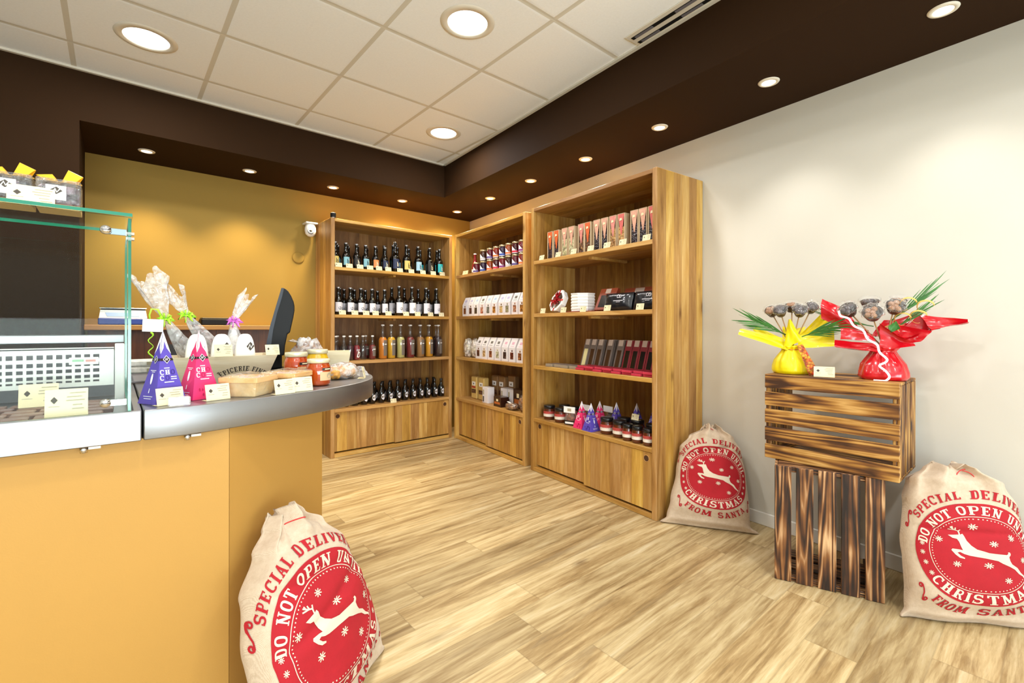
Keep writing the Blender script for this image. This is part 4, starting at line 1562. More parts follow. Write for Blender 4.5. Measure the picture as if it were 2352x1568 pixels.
for r_ in range(3):
    for i, (x, c_, nm) in enumerate(row):
        if r_ == 0 and c_ == 'ruby' and 'script' in nm:
            q = o
        else:
            q = juice(c_, False, c_ == 'dark red') if not (c_ == 'ruby') else juice('purple', False, False)
        put(q, FB, x + 0.033 * (r_ % 2), (0.085, 0.085, 0.085, 0.085, 0.12, 0.085)[i] + 0.075 * r_, LV[1] + 0.0006, 0.3)
        tag(q, 'small bottle, %s, %s small one from left, %s row of third shelf' % (nm if r_ == 0 else 'behind others', ORD[i], ['front', 'middle', 'rear'][r_]), 'bottle',
            'small bottles on the third shelf')

OVAL = [[(0.0200 * cos(2 * pi * k / 20), 0.0265 * sin(2 * pi * k / 20)) for k in range(20)]]


def cider():
    if 'cider' in PROTO:
        return copy_tree(PROTO['cider'])
    t = bottle('dark_bottle', 0.178, 0.0295, M['dark_glass'], M['cap_black'], sh0=0.52, sh1=0.74, neck=0.012)
    mb = MB()
    f = cyl_map(0.0303, 0.055)
    cutp = []
    for k in range(20):
        a0, a1 = 2 * pi * k / 20, 2 * pi * (k + 1) / 20
        cutp.append([(0, 0), (0.0200 * cos(a0), 0.0265 * sin(a0)), (0.0200 * cos(a1), 0.0265 * sin(a1))])
    decal_mb(cutp, f, mb, 0)
    decal_mb([[(x * 0.016, y * 0.016) for x, y in q] for q in MOON], cyl_map(0.0308, 0.057), mb, 1)
    obj('label', mb.mesh('label', False), [M['label_white'], M['soft_ink']], t)
    PROTO['cider'] = t
    return t


row = [0.165, 0.25, 0.334, 0.409, 0.496, 0.577, 0.658, 0.734, 0.819, 0.900, 0.977, 1.059, 1.134]
for r_ in range(3):
    for i, x in enumerate(row):
        if r_ == 1 and i == 12:
            continue
        o = cider()
        put(o, FB, min(1.134, x + (0, 0.04, 0)[r_]), 0.105 + 0.075 * r_, LV[0] + 0.0006, 0.3)
        tag(o, 'small dark bottle with oval white label, %s row, %s from left, lowest open shelf' % (['front', 'middle', 'rear'][r_], ORD[i]), 'bottle',
            'oval labelled bottles on the lowest open shelf')


# ------------------------------------------------------------------ price cards
def card_mb(w, h, t=0.0006, lean=0.22, logo=True, ink=1, foot=True):
    """folded price card: printed front leaning back, short foot"""
    R = Matrix.Rotation(-lean, 4, 'X')
    mb = MB().box(-w / 2, w / 2, 0, t, 0, h, 0, M=R)
    if foot:
        mb.box(-w / 2, w / 2, 0, 0.018 + h * 0.2, 0, t, 0)

    def f(u, v):
        return R @ Vector((u * w, -0.0003, v * h))
    if logo:
        decal_mb(diamond(-0.29, 0.60, 0.15 * 0.9, 0.085), f, mb, ink)
        decal_mb([[(-0.42, 0.36), (-0.16, 0.36), (-0.16, 0.39), (-0.42, 0.39)]], f, mb, 2)
    rnd = random.Random(int(w * 1e5))
    for k, v in enumerate((0.82, 0.68, 0.55, 0.38, 0.24)):
        a = 0.46 - rnd.random() * 0.12
        b = -0.02 + rnd.random() * 0.14 + (0.10 if k > 2 else 0)
        decal_mb([[(b, v), (a, v), (a, v + 0.045), (b, v + 0.045)]], f, mb, 2)
    return mb


CARDM = [M['cream'], M['ink'], M['soft_ink']]
card_s = card_mb(0.058, 0.038).mesh('price_card', False)
for m_ in CARDM:
    card_s.materials.append(m_)


def card(F, x, y, z, label, rz=0.0, group='small price cards on the rack shelves'):
    o = bpy.data.objects.new('price_card', card_s)
    COL.objects.link(o)
    put(o, F, x, y, z, rz)
    tag(o, label, 'price card', group)
    return o


for i, x in enumerate([0.073, 0.165, 0.26, 0.351, 0.435, 0.524, 0.64, 0.757, 0.88, 0.994, 1.095]):
    card(FB, x, 0.018, z3, 'cream price card, %s from left, top shelf edge of bottle rack' % ORD[i])
for i, x in enumerate([0.106, 0.214, 0.315, 0.403, 0.526, 0.703, 0.825, 0.965, 1.087]):
    card(FB, x, 0.018, LV[2] + 0.0006, 'cream price card, %s from left, second shelf edge of bottle rack' % ORD[i])
card(FB, 0.577, 0.018, LV[0] + 0.0006, 'cream price card in front of the small oval labelled bottles')
for i, x in enumerate([0.112, 0.304, 0.47, 0.639, 0.788, 0.921, 1.105]):
    card(FL, x, 0.012, z3, 'pale price card, %s from left, below the tall nut packets' % ORD[i])
for i, x in enumerate([0.130, 0.366, 0.57, 0.794, 1.059]):
    card(FL, x, 0.010, LV[2] + 0.0006, 'cream price card, %s from left, shelf of white and black boxes' % ORD[i])
for i, x in enumerate([0.17, 0.215]):
    card(FM, x, 0.012, z3, 'pale price card, %s from left, below the jars of the middle rack' % ORD[i])

# ------------------------------------------------------------------ middle rack
M['jar_glass'] = pane('jar glass', 'ffffff', 1.5, 0.03, 0.05)
SP = ['3b1d12', '5a1420', '7a2414', '2a1a30', '8a3a14', '401018', '6a1a20', '4a2418']
M['lid_gold'] = paint('gold lid', 'c9b890', 0.3, 0.6)
BAND = ['c8c2c0', '5b4a8a', 'e0813c', '2d4aa0', 'e2703a', 'cf2840', '8a3a80']


def fruit_jar(col, band):
    t = empty('fruit_jar')
    R, H = 0.0345, 0.104
    prof = [(0, 0), (R * 0.9, 0), (R, 0.005), (R, H * 0.70), (R * 0.93, H * 0.80), (R * 0.86, H * 0.86), (R * 0.86, H * 0.90), (0, H * 0.90)]
    obj('jar_body', MB().lathe(prof, 22), paint('fruit spread', col, 0.12, coat=0.6), t)
    obj('lid', MB().lathe([(R * 0.9, H * 0.87), (R * 0.93, H * 0.88), (R * 0.93, H), (R * 0.88, H + 0.001), (0, H + 0.001)], 22), M['lid_gold'], t)
    mb = MB()
    f = cyl_map(R + 0.0008, 0.006)
    decal_mb(cut([[(-0.030, 0.0), (0.030, 0.0), (-0.024, 0.058), (-0.030, 0.062)]], 0.008), f, mb, 0)
    f = cyl_map(R + 0.0012, 0.006)
    decal_mb(cut([[(-0.030, 0.006), (0.030, 0.006), (0.030, 0.022), (-0.030, 0.022)]], 0.008), f, mb, 1)
    obj('label', mb.mesh('label', False), [M['label_white'], paint('fruit jar band', band, 0.5)], t)
    return t


xs = [0.436, 0.554, 0.66, 0.761, 0.859, 0.959, 1.055]
z3m = LV[3] + 0.0006
FJ = [fruit_jar(SP[i], BAND[i]) for i in range(7)]
first = set()


def fj(k):
    if k not in first:
        first.add(k)
        return FJ[k]
    return copy_tree(FJ[k])


for i, x in enumerate(xs):
    for lv in range(2):
        o = fj((i + (0 if lv else 3)) % 7)
        put(o, FM, x, 0.075, z3m + lv * 0.1058, 0.65)
        tag(o, 'fruit spread jar, %s of its stack of two, %s stack from left, top shelf' % (['lower', 'upper'][lv], ORD[i]), 'jar', 'fruit spread jars stacked in twos')
o = fj(1)
put(o, FM, 0.318, 0.07, z3m, 0.65)
tag(o, 'single fruit spread jar beside the red bottle, top shelf of middle rack', 'jar', 'fruit spread jars stacked in twos')
M['syrup'] = paint('red syrup', '8e1418', 0.1, coat=0.6)
o = bottle('syrup_bottle', 0.205, 0.032, M['syrup'], M['white'], (0.02, 0.05, 1.0, M['label_white'], None, 0, M['ink'], 0), neck=0.012, sh0=0.35, sh1=0.75)
put(o, FM, 0.235, 0.10, z3m, 0.5)
tag(o, 'red syrup bottle at the left of the jars, top shelf of middle rack', 'bottle')
NUT = [['7a4420', '9a5a2c', '5a2e14'], ['6a3a2a', '4a3428', '8a5038'], ['4a3a2a', '6a5434', '3a2a1c'], ['a0482c', 'c06a4a', 'e0b8a0'], ['6a6a60', '8a887c', '4a4a44'],
       ['c07a24', 'd8963c', '7a4416'], ['c8a05a', 'e0c48a', '8a6a34'], ['8a8464', 'b0a880', '5a5440'], ['a05a34', 'd09a7a', '6a3018'], ['b06a24', 'd0903c', '5a3010'],
       ['6a3a24', '8a5434', '402014'], ['c89a5c', 'e4c894', '9a6a34'], ['9a5830', '7a3c1c', 'b87848'], ['d0cca8', 'b8b490', 'e8e4cc'], ['4a2c20', '2a1610', '8a6a5a'],
       ['7a3018', '4a180c', 'b0603c'], ['a85c28', '6a2c10', 'd8a060']]
M['carton'] = paint('white carton', 'e4dfe2', 0.55)
TINT = {'lilac': 'b7b2d4', 'grey': '6b6660', 'pink': 'd9a9bb', 'blue': 'a9bfdc'}
for k, v in TINT.items():
    M['tint_' + k] = paint('%s carton print' % k, v, 0.6)


def carton(k, tint, W=0.078, H=0.185, D=0.055):
    """white carton whose top half slopes back, with a window showing the contents"""
    t = empty('sweet_carton')
    hb = H * 0.60
    prof = [(0, 0), (0, hb), (D * 0.62, H), (D, H), (D, 0)]
    vs = [(-W / 2, y, z) for y, z in prof] + [(W / 2, y, z) for y, z in prof]
    n = 5
    fs = [tuple(range(n)), tuple(range(n, 2 * n))] + [(i, (i + 1) % n, n + (i + 1) % n, n + i) for i in range(n)]
    mb = MB().add(vs, fs)
    sl = Vector((0, D * 0.62, H - hb)).normalized()
    nrm = Vector((0, -sl.z, sl.y))

    def f(u, v):
        return Vector((u, 0, hb)) + sl * v + nrm * 0.0006
    decal_mb(cut([[(-0.018, 0.028), (0.018, 0.028), (0.018, 0.052), (-0.018, 0.052)]], 0.05), f, mb, 1)
    decal_mb([[(-0.026, 0.010), (0.026, 0.010), (0.026, 0.014), (-0.026, 0.014)]], f, mb, 1)
    obj('carton_body', mb, [M['carton'], M['tint_' + tint]], t)
    sm = speckle('carton contents', NUT[k], 70)
    mb = MB().box(-0.023, 0.023, -0.0012, 0.0, 0.022, 0.080, c=0.0004)
    obj('window', mb, sm, t)
    mb = MB().lathe([(0, 0.0008), (0.009, 0.0008), (0.009, 0)], 12, M=Matrix.Translation((0.004, 0, 0.093)) @ Matrix.Rotation(pi / 2, 4, 'X'))
    obj('fruit_print', mb, sm, t)
    return t


TN = ['lilac', 'lilac', 'blue', 'grey', 'blue', 'blue', 'lilac', 'lilac', 'grey', 'lilac']
COLN = ['brown', 'dark brown', 'grey brown', 'reddish', 'grey', 'orange', 'golden', 'pale green', 'pinkish brown', 'amber']
for i, x in enumerate([0.130, 0.243, 0.343, 0.455, 0.563, 0.665, 0.779, 0.872, 0.985, 1.085]):
    o = carton(i, TN[i], 0.088)
    put(o, FM, x, 0.045, LV[2] + 0.0006, 0.0)
    tag(o, 'white window carton with %s contents, %s from left, second shelf of middle rack' % (COLN[i], ORD[i]), 'carton', 'white window cartons on the second shelf')
for i, x in enumerate([0.390, 0.495, 0.608, 0.721, 0.837, 0.945, 1.060]):
    o = carton(10 + i, 'grey' if i < 4 else 'pink', 0.092, 0.20, 0.06)
    put(o, FM, x, 0.045, LV[1] + 0.0006, 0.0)
    tag(o, 'white window carton with %s print, %s from left, third shelf of middle rack' % ('dark grey' if i < 4 else 'pink', ORD[i]), 'carton', 'white window cartons on the third shelf')
M['mallow'] = speckle('white marshmallows', ['faf4e4', 'f4e8cc', 'f6e6da', 'fcf8f0'], 34, 0.7, 0.8)


def blob(mb, rx, ry, rz, cz, seed, amp=0.12, fr=9.0, mi=0, nu=28, nv=20, flat=True):
    def f(i, j):
        a, b = 2 * pi * i, pi * (j - 0.5)
        p = Vector((cos(a) * cos(b), sin(a) * cos(b), sin(b)))
        k = 1 + amp * noise.noise(p * fr * 0.3 + Vector((seed, seed, seed))) + 0.5 * amp * noise.noise(p * fr + Vector((seed, 2, 3)))
        z = cz + p.z * rz * k
        return (p.x * rx * k, p.y * ry * k, max(0.0, z) if flat else z)
    return mb.grid(f, nu, nv, mi)


for i, x in enumerate((0.134, 0.266)):
    t = empty('marshmallow_bag')
    obj('marshmallows', blob(MB(), 0.060, 0.045, 0.095, 0.085, 3.0 + i, 0.25, 12), M['mallow'], t)
    obj('film_bag', blob(MB(), 0.064, 0.049, 0.10, 0.088, 8.0 + i, 0.1, 6), M['thin_film'], t)
    put(t, FM, x, 0.09, LV[1] + 0.0006)
    tag(t, 'clear bag of white marshmallows, %s, third shelf of middle rack' % ['left of the pair', 'right of the pair'][i], 'bag', 'bags of white marshmallows')
M['kraft'] = paint('yellow kraft paper', 'c9a861', 0.65, var=0.05)
M['kraft_dark'] = paint('brown kraft paper', '8d6a42', 0.65)
M['tea_window'] = speckle('dried tea in a window', ['5a3a28', '7a5238', '3a2418'], 90)
z0m = LV[0] + 0.0006


def pouch(W, H, D, mat, red=False):
    t = empty('kraft_pouch')
    obj('pouch_body', MB().box(-W / 2, W / 2, 0, D, 0, H, c=0.008), mat, t)
    obj('paper_label', MB().box(-W * 0.30, W * 0.30, -0.0012, 0, H * 0.60, H * 0.78, 0).box(-0.008, 0.008, -0.0018, -0.001, H * 0.65, H * 0.72, 1), [M['white'], M['ink']], t)
    obj('window', MB().box(-W * 0.38, W * 0.38, -0.0012, 0, H * 0.26, H * 0.44, c=0.0004), M['tea_window'], t)
    if red:
        obj('red_band', MB().box(-W * 0.36, W * 0.30, -0.0013, 0, H * 0.50, H * 0.56), M['print_red'], t)
    return t


for (x, y, red, lab) in ((0.215, 0.10, True, 'yellow kraft tea pouch with red band, leftmost on the lowest open shelf'),
                         (0.350, 0.10, False, 'yellow kraft tea pouch without red band, second from left, lowest open shelf')):
    o = pouch(0.105, 0.215, 0.06, M['kraft'], red)
    put(o, FM, x, y, z0m)
    tag(o, lab, 'pouch', 'kraft tea pouches')
for (x, y, H, lab) in ((0.400, 0.22, 0.235, 'brown kraft pouch in the second row, left one'), (0.520, 0.22, 0.235, 'brown kraft pouch in the second row, behind the white tin'),
                       (0.640, 0.25, 0.25, 'dark brown kraft pouch in the second row, right one')):
    o = pouch(0.11, H, 0.06, M['kraft_dark'])
    put(o, FM, x, y, z0m)
    tag(o, lab + ' of the middle rack', 'pouch', 'kraft tea pouches')
for (x, y, lab) in ((0.500, 0.055, 'white carton standing in front of the brown kraft pouches'), (0.665, 0.15, 'pale green carton behind the small brown box, left of two'),
                    (0.780, 0.15, 'pale carton behind the small brown box, right of two')):
    t = empty('tea_box')
    obj('box_body', MB().box(-0.048, 0.048, 0, 0.07, 0, 0.145, c=0.001), M['carton'], t)
    mb = MB().box(-0.040, -0.018, -0.0012, 0, 0.075, 0.12, 1).box(-0.040, -0.02, -0.0012, 0, 0.01, 0.06, 0)
    obj('print', mb, [M['ink'], M['soft_ink']], t)
    put(t, FM, x, y, z0m)
    tag(t, lab, 'box', 'tea boxes on the lowest open shelf')
M['cocoa_box'] = paint('dark brown glossy box', '2e1409', 0.3, coat=0.3)
M['cocoa_band'] = paint('orange brown band', 'b4622a', 0.45)
for (x, y, W, H, D, lab) in ((0.735, 0.035, 0.125, 0.085, 0.085, 'small dark brown cocoa box with orange band, front of the lowest open shelf'),
                             (0.930, 0.12, 0.15, 0.165, 0.09, 'larger dark brown cocoa box with orange band, behind the small one'),
                             (1.075, 0.18, 0.12, 0.25, 0.09, 'tall black brown box at the right end of the lowest open shelf')):
    t = empty('cocoa_box')
    obj('box_body', MB().box(-W / 2, W / 2, 0, D, 0, H, c=0.0015), M['cocoa_box'], t)
    obj('band', MB().box(-W * 0.38, W * 0.38, -0.0012, 0, H * 0.26, H * 0.48), M['cocoa_band'], t)
    obj('cup_print', MB().box(-W * 0.12, W * 0.12, -0.0012, 0, H * 0.56, H * 0.78), M['cream'], t)
    put(t, FM, x, y, z0m, -0.05)
    tag(t, lab, 'box', 'dark cocoa boxes')
M['biscuit'] = speckle('brown biscuits', ['8a5a30', 'b07a44', '6a3e1e', 'c89a68'], 40, 0.7, 0.6)
for (x, y, rx, ry, rz, lab) in ((0.935, 0.055, 0.075, 0.045, 0.030, 'flat clear bag of biscuits with white card, lying before the cocoa boxes'),
                                (1.085, 0.085, 0.055, 0.055, 0.075, 'standing clear bag of brown biscuits at the right end of the lowest open shelf')):
    t = empty('biscuit_bag')
    obj('biscuits', blob(MB(), rx * 0.92, ry * 0.92, rz * 0.92, rz * 0.9, x, 0.3, 10), M['biscuit'], t)
    obj('film_bag', blob(MB(), rx, ry, rz, rz * 0.95, x + 4, 0.15, 8), M['thin_film'], t)
    if rz < 0.05:
        obj('header_card', MB().box(-0.06, 0.05, -0.02, 0.0, 0.052, 0.054, M=Matrix.Rotation(0.2, 4, 'Y')), M['white'], t)
    put(t, FM, x, y, z0m)
    tag(t, lab, 'bag', 'bags of biscuits on the lowest open shelf')

# ------------------------------------------------------------------ near rack
M['beige_edge'] = paint('beige carton edge', 'cdb592', 0.55)
CONT = {'black': speckle('dark chocolate drops', ['1c1418', '2c2026', '4a3c44'], 90, 0.35), 'pistachio': speckle('pale green almonds', ['c9c294', 'b6b07e', 'ded9b4'], 70),
        'nut': speckle('hazelnuts', ['5a3418', '7a4a24', '3a200e', 'b88a54'], 70), 'gold': speckle('golden nuts', ['b48444', 'd4a868', '8a5a28'], 70)}
CONE = {'orange': 'd8622c', 'pink': 'd98a7e', 'peach': 'dba58c', 'red': 'd66a62'}
for k, v in CONE.items():
    M['cone_' + k] = paint('%s cone print' % k, v, 0.5, var=0.12, vscale=60)


def nut_pack(cone, cont):
    key = ('pack', cone, cont)
    if key in PROTO:
        return copy_tree(PROTO[key])
    t = empty('nut_packet')
    W, D, H = 0.056, 0.045, 0.212
    obj('contents', MB().box(-W / 2 + 0.003, W / 2 - 0.003, 0.0015, D - 0.002, 0.001, H * 0.62, c=0.004), CONT[cont], t)
    mb = MB()
    for x in (-1, 1):
        mb.box(x * W / 2 - 0.003, x * W / 2 + 0.003, 0, D, 0, H, c=0.001)
    mb.box(-W / 2, W / 2, D - 0.002, D, 0, H).box(-W / 2 + 0.003, W / 2 - 0.003, 0, D, H - 0.003, H)
    obj('carton_frame', mb, M['beige_edge'], t)
    mb = MB()
    a = [(-W / 2 + 0.001, H - 0.004), (W / 2 - 0.001, H - 0.004), (0.004, H * 0.36), (-0.001, H * 0.36)]
    mb.prism(a, -0.0012, 0.0, 0, M=Matrix.Rotation(pi / 2, 4, 'X'))
    mb.prism([(-0.012, H * 0.78), (0.010, H * 0.80), (0.006, H * 0.86), (-0.009, H * 0.86)], 0.0013, 0.0022, 1, M=Matrix.Rotation(pi / 2, 4, 'X'))
    obj('cone_print', mb, [M['cone_' + cone], M['cream']], t)
    PROTO[key] = t
    return t


PK = [('orange', 'black'), ('orange', 'black'), ('peach', 'pistachio'), ('peach', 'pistachio'), ('pink', 'nut'), ('orange', 'nut'), ('peach', 'black'), ('peach', 'black'),
      ('pink', 'gold'), ('red', 'gold'), ('peach', 'black'), ('peach', 'black'), ('red', 'black')]
CN = {'black': 'dark drops', 'pistachio': 'pale green almonds', 'nut': 'hazelnuts', 'gold': 'golden nuts'}
for i, x in enumerate([0.163, 0.236, 0.328, 0.402, 0.503, 0.568, 0.655, 0.727, 0.801, 0.872, 0.978, 1.045, 1.115]):
    o = nut_pack(*PK[i])
    put(o, FL, x, 0.055, z3, 0.0)
    tag(o, 'tall packet of %s with %s cone print, %s from left, top shelf' % (CN[PK[i][1]], PK[i][0], ORD[i]), 'packet', 'tall nut packets on the top shelf')

# second shelf: octagonal boxes, red brown boxes, black pouches
z2 = LV[2] + 0.0006
M['ribbon_red'] = paint('red satin ribbon', 'b81220', 0.35)
M['choc_dark'] = speckle('dark chocolates', ['1e120c', '3a2418', '5a4030', '8a7a60'], 45, 0.4)


def octo(w, h):
    c = 0.30
    return [(-w / 2 + c * w, -h / 2), (w / 2 - c * w, -h / 2), (w / 2, -h / 2 + c * h), (w / 2, h / 2 - c * h), (w / 2 - c * w, h / 2), (-w / 2 + c * w, h / 2),
            (-w / 2, h / 2 - c * h), (-w / 2, -h / 2 + c * h)]


t = empty('octagonal_box')
mb = MB().prism(octo(0.16, 0.16), -0.028, 0.0).prism(octo(0.168, 0.168), -0.001, 0.012)
obj('box_body', mb, M['white'], t)
obj('window', MB().prism(octo(0.125, 0.125), 0.0121, 0.0132), M['choc_dark'], t)
mb = MB()
mb.box(-0.007, 0.007, -0.085, 0.085, 0.0135, 0.0150)
mb.box(-0.085, 0.085, -0.007, 0.007, 0.0136, 0.0152)
for k in range(8):
    a = k * pi / 4 + 0.2
    L = 0.048 + 0.012 * (k % 3)
    mb.tube([(0, 0, 0.016), (L * 0.5 * cos(a), L * 0.5 * sin(a), 0.034), (L * cos(a), L * sin(a), 0.022), (L * 0.4 * cos(a + 0.3), L * 0.4 * sin(a + 0.3), 0.018)],
            [0.004, 0.007, 0.006, 0.003], 6, flat=0.35)
obj('ribbon_bow', mb, M['ribbon_red'], t)
obj('gift_tag', MB().box(-0.012, 0.012, -0.062, -0.036, 0.0155, 0.0168).box(-0.006, 0.006, -0.055, -0.044, 0.0168, 0.0176, 1), [M['white'], M['ink']], t)
t.matrix_world = FL @ Matrix.Translation((0.225, 0.085, z2 + 0.0905)) @ Matrix.Rotation(radians(-8), 4, 'Z') @ Matrix.Rotation(radians(66), 4, 'X')
tag(t, 'white octagonal chocolate box tilted up, tied with a red ribbon', 'box')
for k in range(6):
    t = empty('octagonal_box')
    mb = MB().prism(octo(0.165, 0.165), 0, 0.016).prism(octo(0.172, 0.172), 0.0145, 0.0208)
    obj('box_body', mb, M['white'], t)
    put(t, FL, 0.452, 0.125, z2 + 0.008 + k * 0.0212)
    tag(t, 'white octagonal box lying flat, %s from the bottom of the pile of six' % ORD[k], 'box', 'pile of white octagonal boxes')
M['rust'] = paint('rust brown carton', '8c3b1c', 0.5)
M['seal'] = paint('pale paper seal', 'b9a79a', 0.6)
M['dark_window'] = paint('dark chocolate behind film', '17100e', 0.2, coat=0.4)


def flat_box(W, H, D, mat, seal=True, name='chocolate_box'):
    t = empty(name)
    obj('box_body', MB().box(-W / 2, W / 2, 0, D, 0, H, c=0.0012), mat, t)
    obj('window', MB().box(-W * 0.34, W * 0.34, -0.0012, 0.0, H * 0.12, H * 0.68, c=0.0004), M['dark_window'], t)
    if seal:
        obj('paper_seal', MB().box(-W * 0.15, W * 0.15, -0.0016, 0, H * 0.76, H * 0.97), M['seal'], t)
    return t


for (x, y, rz, lab) in ((0.665, 0.10, 0.0, 'rust brown chocolate box leaning back, left of the two'), (0.850, 0.20, 0.0, 'rust brown chocolate box leaning back, behind the black pouch')):
    o = flat_box(0.155 if x < 0.7 else 0.26, 0.165, 0.03, M['rust'])
    put(o, FL, x, y, z2 + 0.03 * sin(radians(26)), rz, radians(-26))
    tag(o, lab, 'box', 'rust brown chocolate boxes')
o = empty('flat_carton')
obj('box_body', MB().box(-0.15, 0.15, 0.0, 0.16, 0, 0.0075, c=0.001), M['rust'], o)
put(o, FL, 0.475, 0.035, z2)
tag(o, 'flat rust brown carton lying under the pile of white boxes', 'box')
M['black_pouch'] = paint('black blue film pouch', '15171d', 0.28, coat=0.3)
LOGO_POLY = stroke(_arc(-0.22, 0, 0.2, 0.26, 40, 320, 12), 0.09) + stroke(_arc(0.2, 0, 0.2, 0.26, 0, 360, 16), 0.09) + stroke([(-0.05, -0.26), (0.2, 0.26)], 0.09)
for i, (x, W) in enumerate(((0.825, 0.235), (1.058, 0.20))):
    t = empty('black_pouch')
    Lp, Dp = 0.115, 0.034
    mb = MB()

    def f(i_, j_, s=1):
        x_ = (i_ - 0.5) * W
        z_ = j_ * Lp
        e = max(0.0, (1 - (2 * i_ - 1) ** 6)) * max(0.0, 1 - (2 * j_ - 1) ** 6)
        return (x_, -s * Dp * (0.12 + 0.88 * e) + 0.0035 * noise.noise(Vector((x_ * 30, z_ * 30, 3.0 * s))) * (1 if s > 0 else 0), z_)
    mb.grid(lambda i_, j_: f(i_, j_), 24, 14)
    mb.grid(lambda i_, j_: (f(i_, j_)[0], 0.012, f(i_, j_)[2]), 24, 14)
    n0 = 25
    mb.box(-W / 2, W / 2, -0.006, 0.012, 0, 0.002).box(-W / 2, W / 2, -0.006, 0.012, Lp - 0.002, Lp)
    obj('pouch_body', mb, M['black_pouch'], t)
    g_ = lambda u, v: (u, -Dp * 1.0 - 0.004, v)
    mb = decal_mb([[(0.03 + x_ * 0.04, 0.082 + y_ * 0.034) for x_, y_ in q] for q in LOGO_POLY], g_)
    decal_mb([[(-0.015, 0.052), (0.065, 0.052), (0.065, 0.056), (-0.015, 0.056)], [(0.01, 0.044), (0.045, 0.044), (0.045, 0.0465), (0.01, 0.0465)]], g_, mb)
    obj('logo_print', mb.mesh('logo', False), M['label_white'], t)
    put(t, FL, x, 0.075, z2 + 0.0036, 0, radians(-14))
    tag(t, ['black film pouch with white logo, in front of the rust brown box', 'black film pouch with white logo, against the right side panel'][i], 'pouch', 'black film pouches')

# third shelf: chocolate bars
z1 = LV[1] + 0.0006
M['bar_grey'] = paint('grey brown bar carton', '6d6058', 0.5)
M['bar_red'] = paint('deep red bar carton', '7c1220', 0.45)
M['bar_pink'] = paint('bright red bar end', 'c4344a', 0.5)
M['choc_white'] = paint('white chocolate behind film', 'e0d49a', 0.3)
M['choc_milk'] = paint('milk chocolate behind film', '3e2412', 0.3)


def bar(mat, win):
    key = ('bar', mat.name, win.name)
    if key in PROTO:
        return copy_tree(PROTO[key])
    t = empty('chocolate_bar')
    W, H, D = 0.060, 0.212, 0.014
    obj('carton', MB().box(-W / 2, W / 2, 0, D, 0, H, c=0.001), mat, t)
    mb = MB().box(-W * 0.30, W * 0.30, -0.0012, 0, H * 0.06, H * 0.66, c=0.0004)
    obj('window', mb, win, t)
    obj('paper_seal', MB().box(-W * 0.32, W * 0.32, -0.0014, 0, H * 0.80, H * 1.0), M['seal'], t)
    PROTO[key] = t
    return t


BARS = [(0.415, 'g', 'choc_white'), (0.480, 'g', 'choc_milk'), (0.548, 'g', 'choc_milk'), (0.640, 'g', 'choc_milk'), (0.735, 'g', 'choc_milk'), (0.808, 'r', 'dark_window'),
        (0.872, 'r', 'dark_window'), (0.936, 'r', 'dark_window'), (1.000, 'r', 'dark_window'), (1.063, 'r', 'dark_window'), (1.126, 'r', 'dark_window')]
for i, (x, m_, w_) in enumerate(BARS):
    for k in range(2 if i not in (3, 4) else 4):
        if i == 10 and k:
            continue
        o = bar(M['bar_grey'] if m_ == 'g' else M['bar_red'], M[w_])
        put(o, FL, x, 0.155 + 0.0178 * k, z1 + 0.014 * sin(radians(17)) + 0.0005, 0.0, radians(-17))
        nm = 'grey brown' if m_ == 'g' else 'deep red'
        tag(o, '%s chocolate bar leaning back, %s from left%s, third shelf' % (nm, ORD[i], '' if k == 0 else ', %s behind' % ORD[k - 1]), 'chocolate bar',
            'chocolate bars leaning on the third shelf')
n = 0
for i, x in enumerate([0.190, 0.273, 0.356, 0.439, 0.522, 0.605, 0.688, 0.771, 0.854, 0.937, 1.02, 1.103]):
    red = i > 3
    for k in range(1 if i in (0, 1, 2, 3) else 2):
        t = empty('small_chocolate_bar')
        obj('carton', MB().box(-0.036, 0.036, 0, 0.115, 0, 0.0145 if red else 0.02, c=0.001), M['bar_pink'] if red else paint('pale grey carton', '9a8c78', 0.5), t)
        obj('printed_top', MB().box(-0.033, 0.033, 0.004, 0.111, 0.0146 if red else 0.0201, 0.0152 if red else 0.0207), M['bar_red'] if red else M['bar_grey'], t)
        put(t, FL, min(x + 0.006 * k, 1.118), 0.022 + 0.012 * ((i + k) % 2), z1 + k * 0.0155, 0)
        tag(t, '%s chocolate bar lying flat, %s from left%s, front edge of third shelf' % ('red' if red else 'grey', ORD[i], '' if not red else [', lower', ', upper'][k]), 'chocolate bar',
            'small chocolate bars lying on the third shelf')


# lowest open shelf: spreads, pyramids
M['spread'] = paint('hazelnut spread', '5a2a14', 0.15, coat=0.5)
M['lid_black'] = paint('black jar lid', '121214', 0.3)
M['scallop'] = paint('red lace pattern', 'b0403a', 0.6)
M['spread_label'] = paint('cream jar label', 'e6ddd0', 0.6)


def spread_jar(R, H, name='spread_jar'):
    key = ('spread', R)
    if key in PROTO:
        return copy_tree(PROTO[key])
    t = empty(name)
    obj('jar_body', MB().lathe([(0, 0), (R * 0.9, 0), (R, 0.006), (R, H * 0.68), (R * 0.92, H * 0.76), (R * 0.92, H * 0.80), (0, H * 0.80)], 26), M['spread'], t)
    obj('lid', MB().lathe([(R * 0.93, H * 0.77), (R * 0.98, H * 0.78), (R * 0.98, H * 0.98), (R * 0.93, H), (0, H)], 26), M['lid_black'], t)
    mb = cyl_patch(MB(), R + 0.0008, H * 0.22, H * 0.46, 1.9)
    f = cyl_map(R + 0.0012, 0)
    n = 15
    w = R * 3.6 / n
    for k in range(n):
        u = -R * 1.8 + w * k
        decal_mb([[(u, H * 0.60), (u, H * 0.45), (u + w / 2, H * 0.38), (u + w, H * 0.45), (u + w, H * 0.60)]], f, mb, 1)
    obj('label', mb.mesh('label', False), [M['spread_label'], M['scallop']], t)
    PROTO[key] = t
    return t


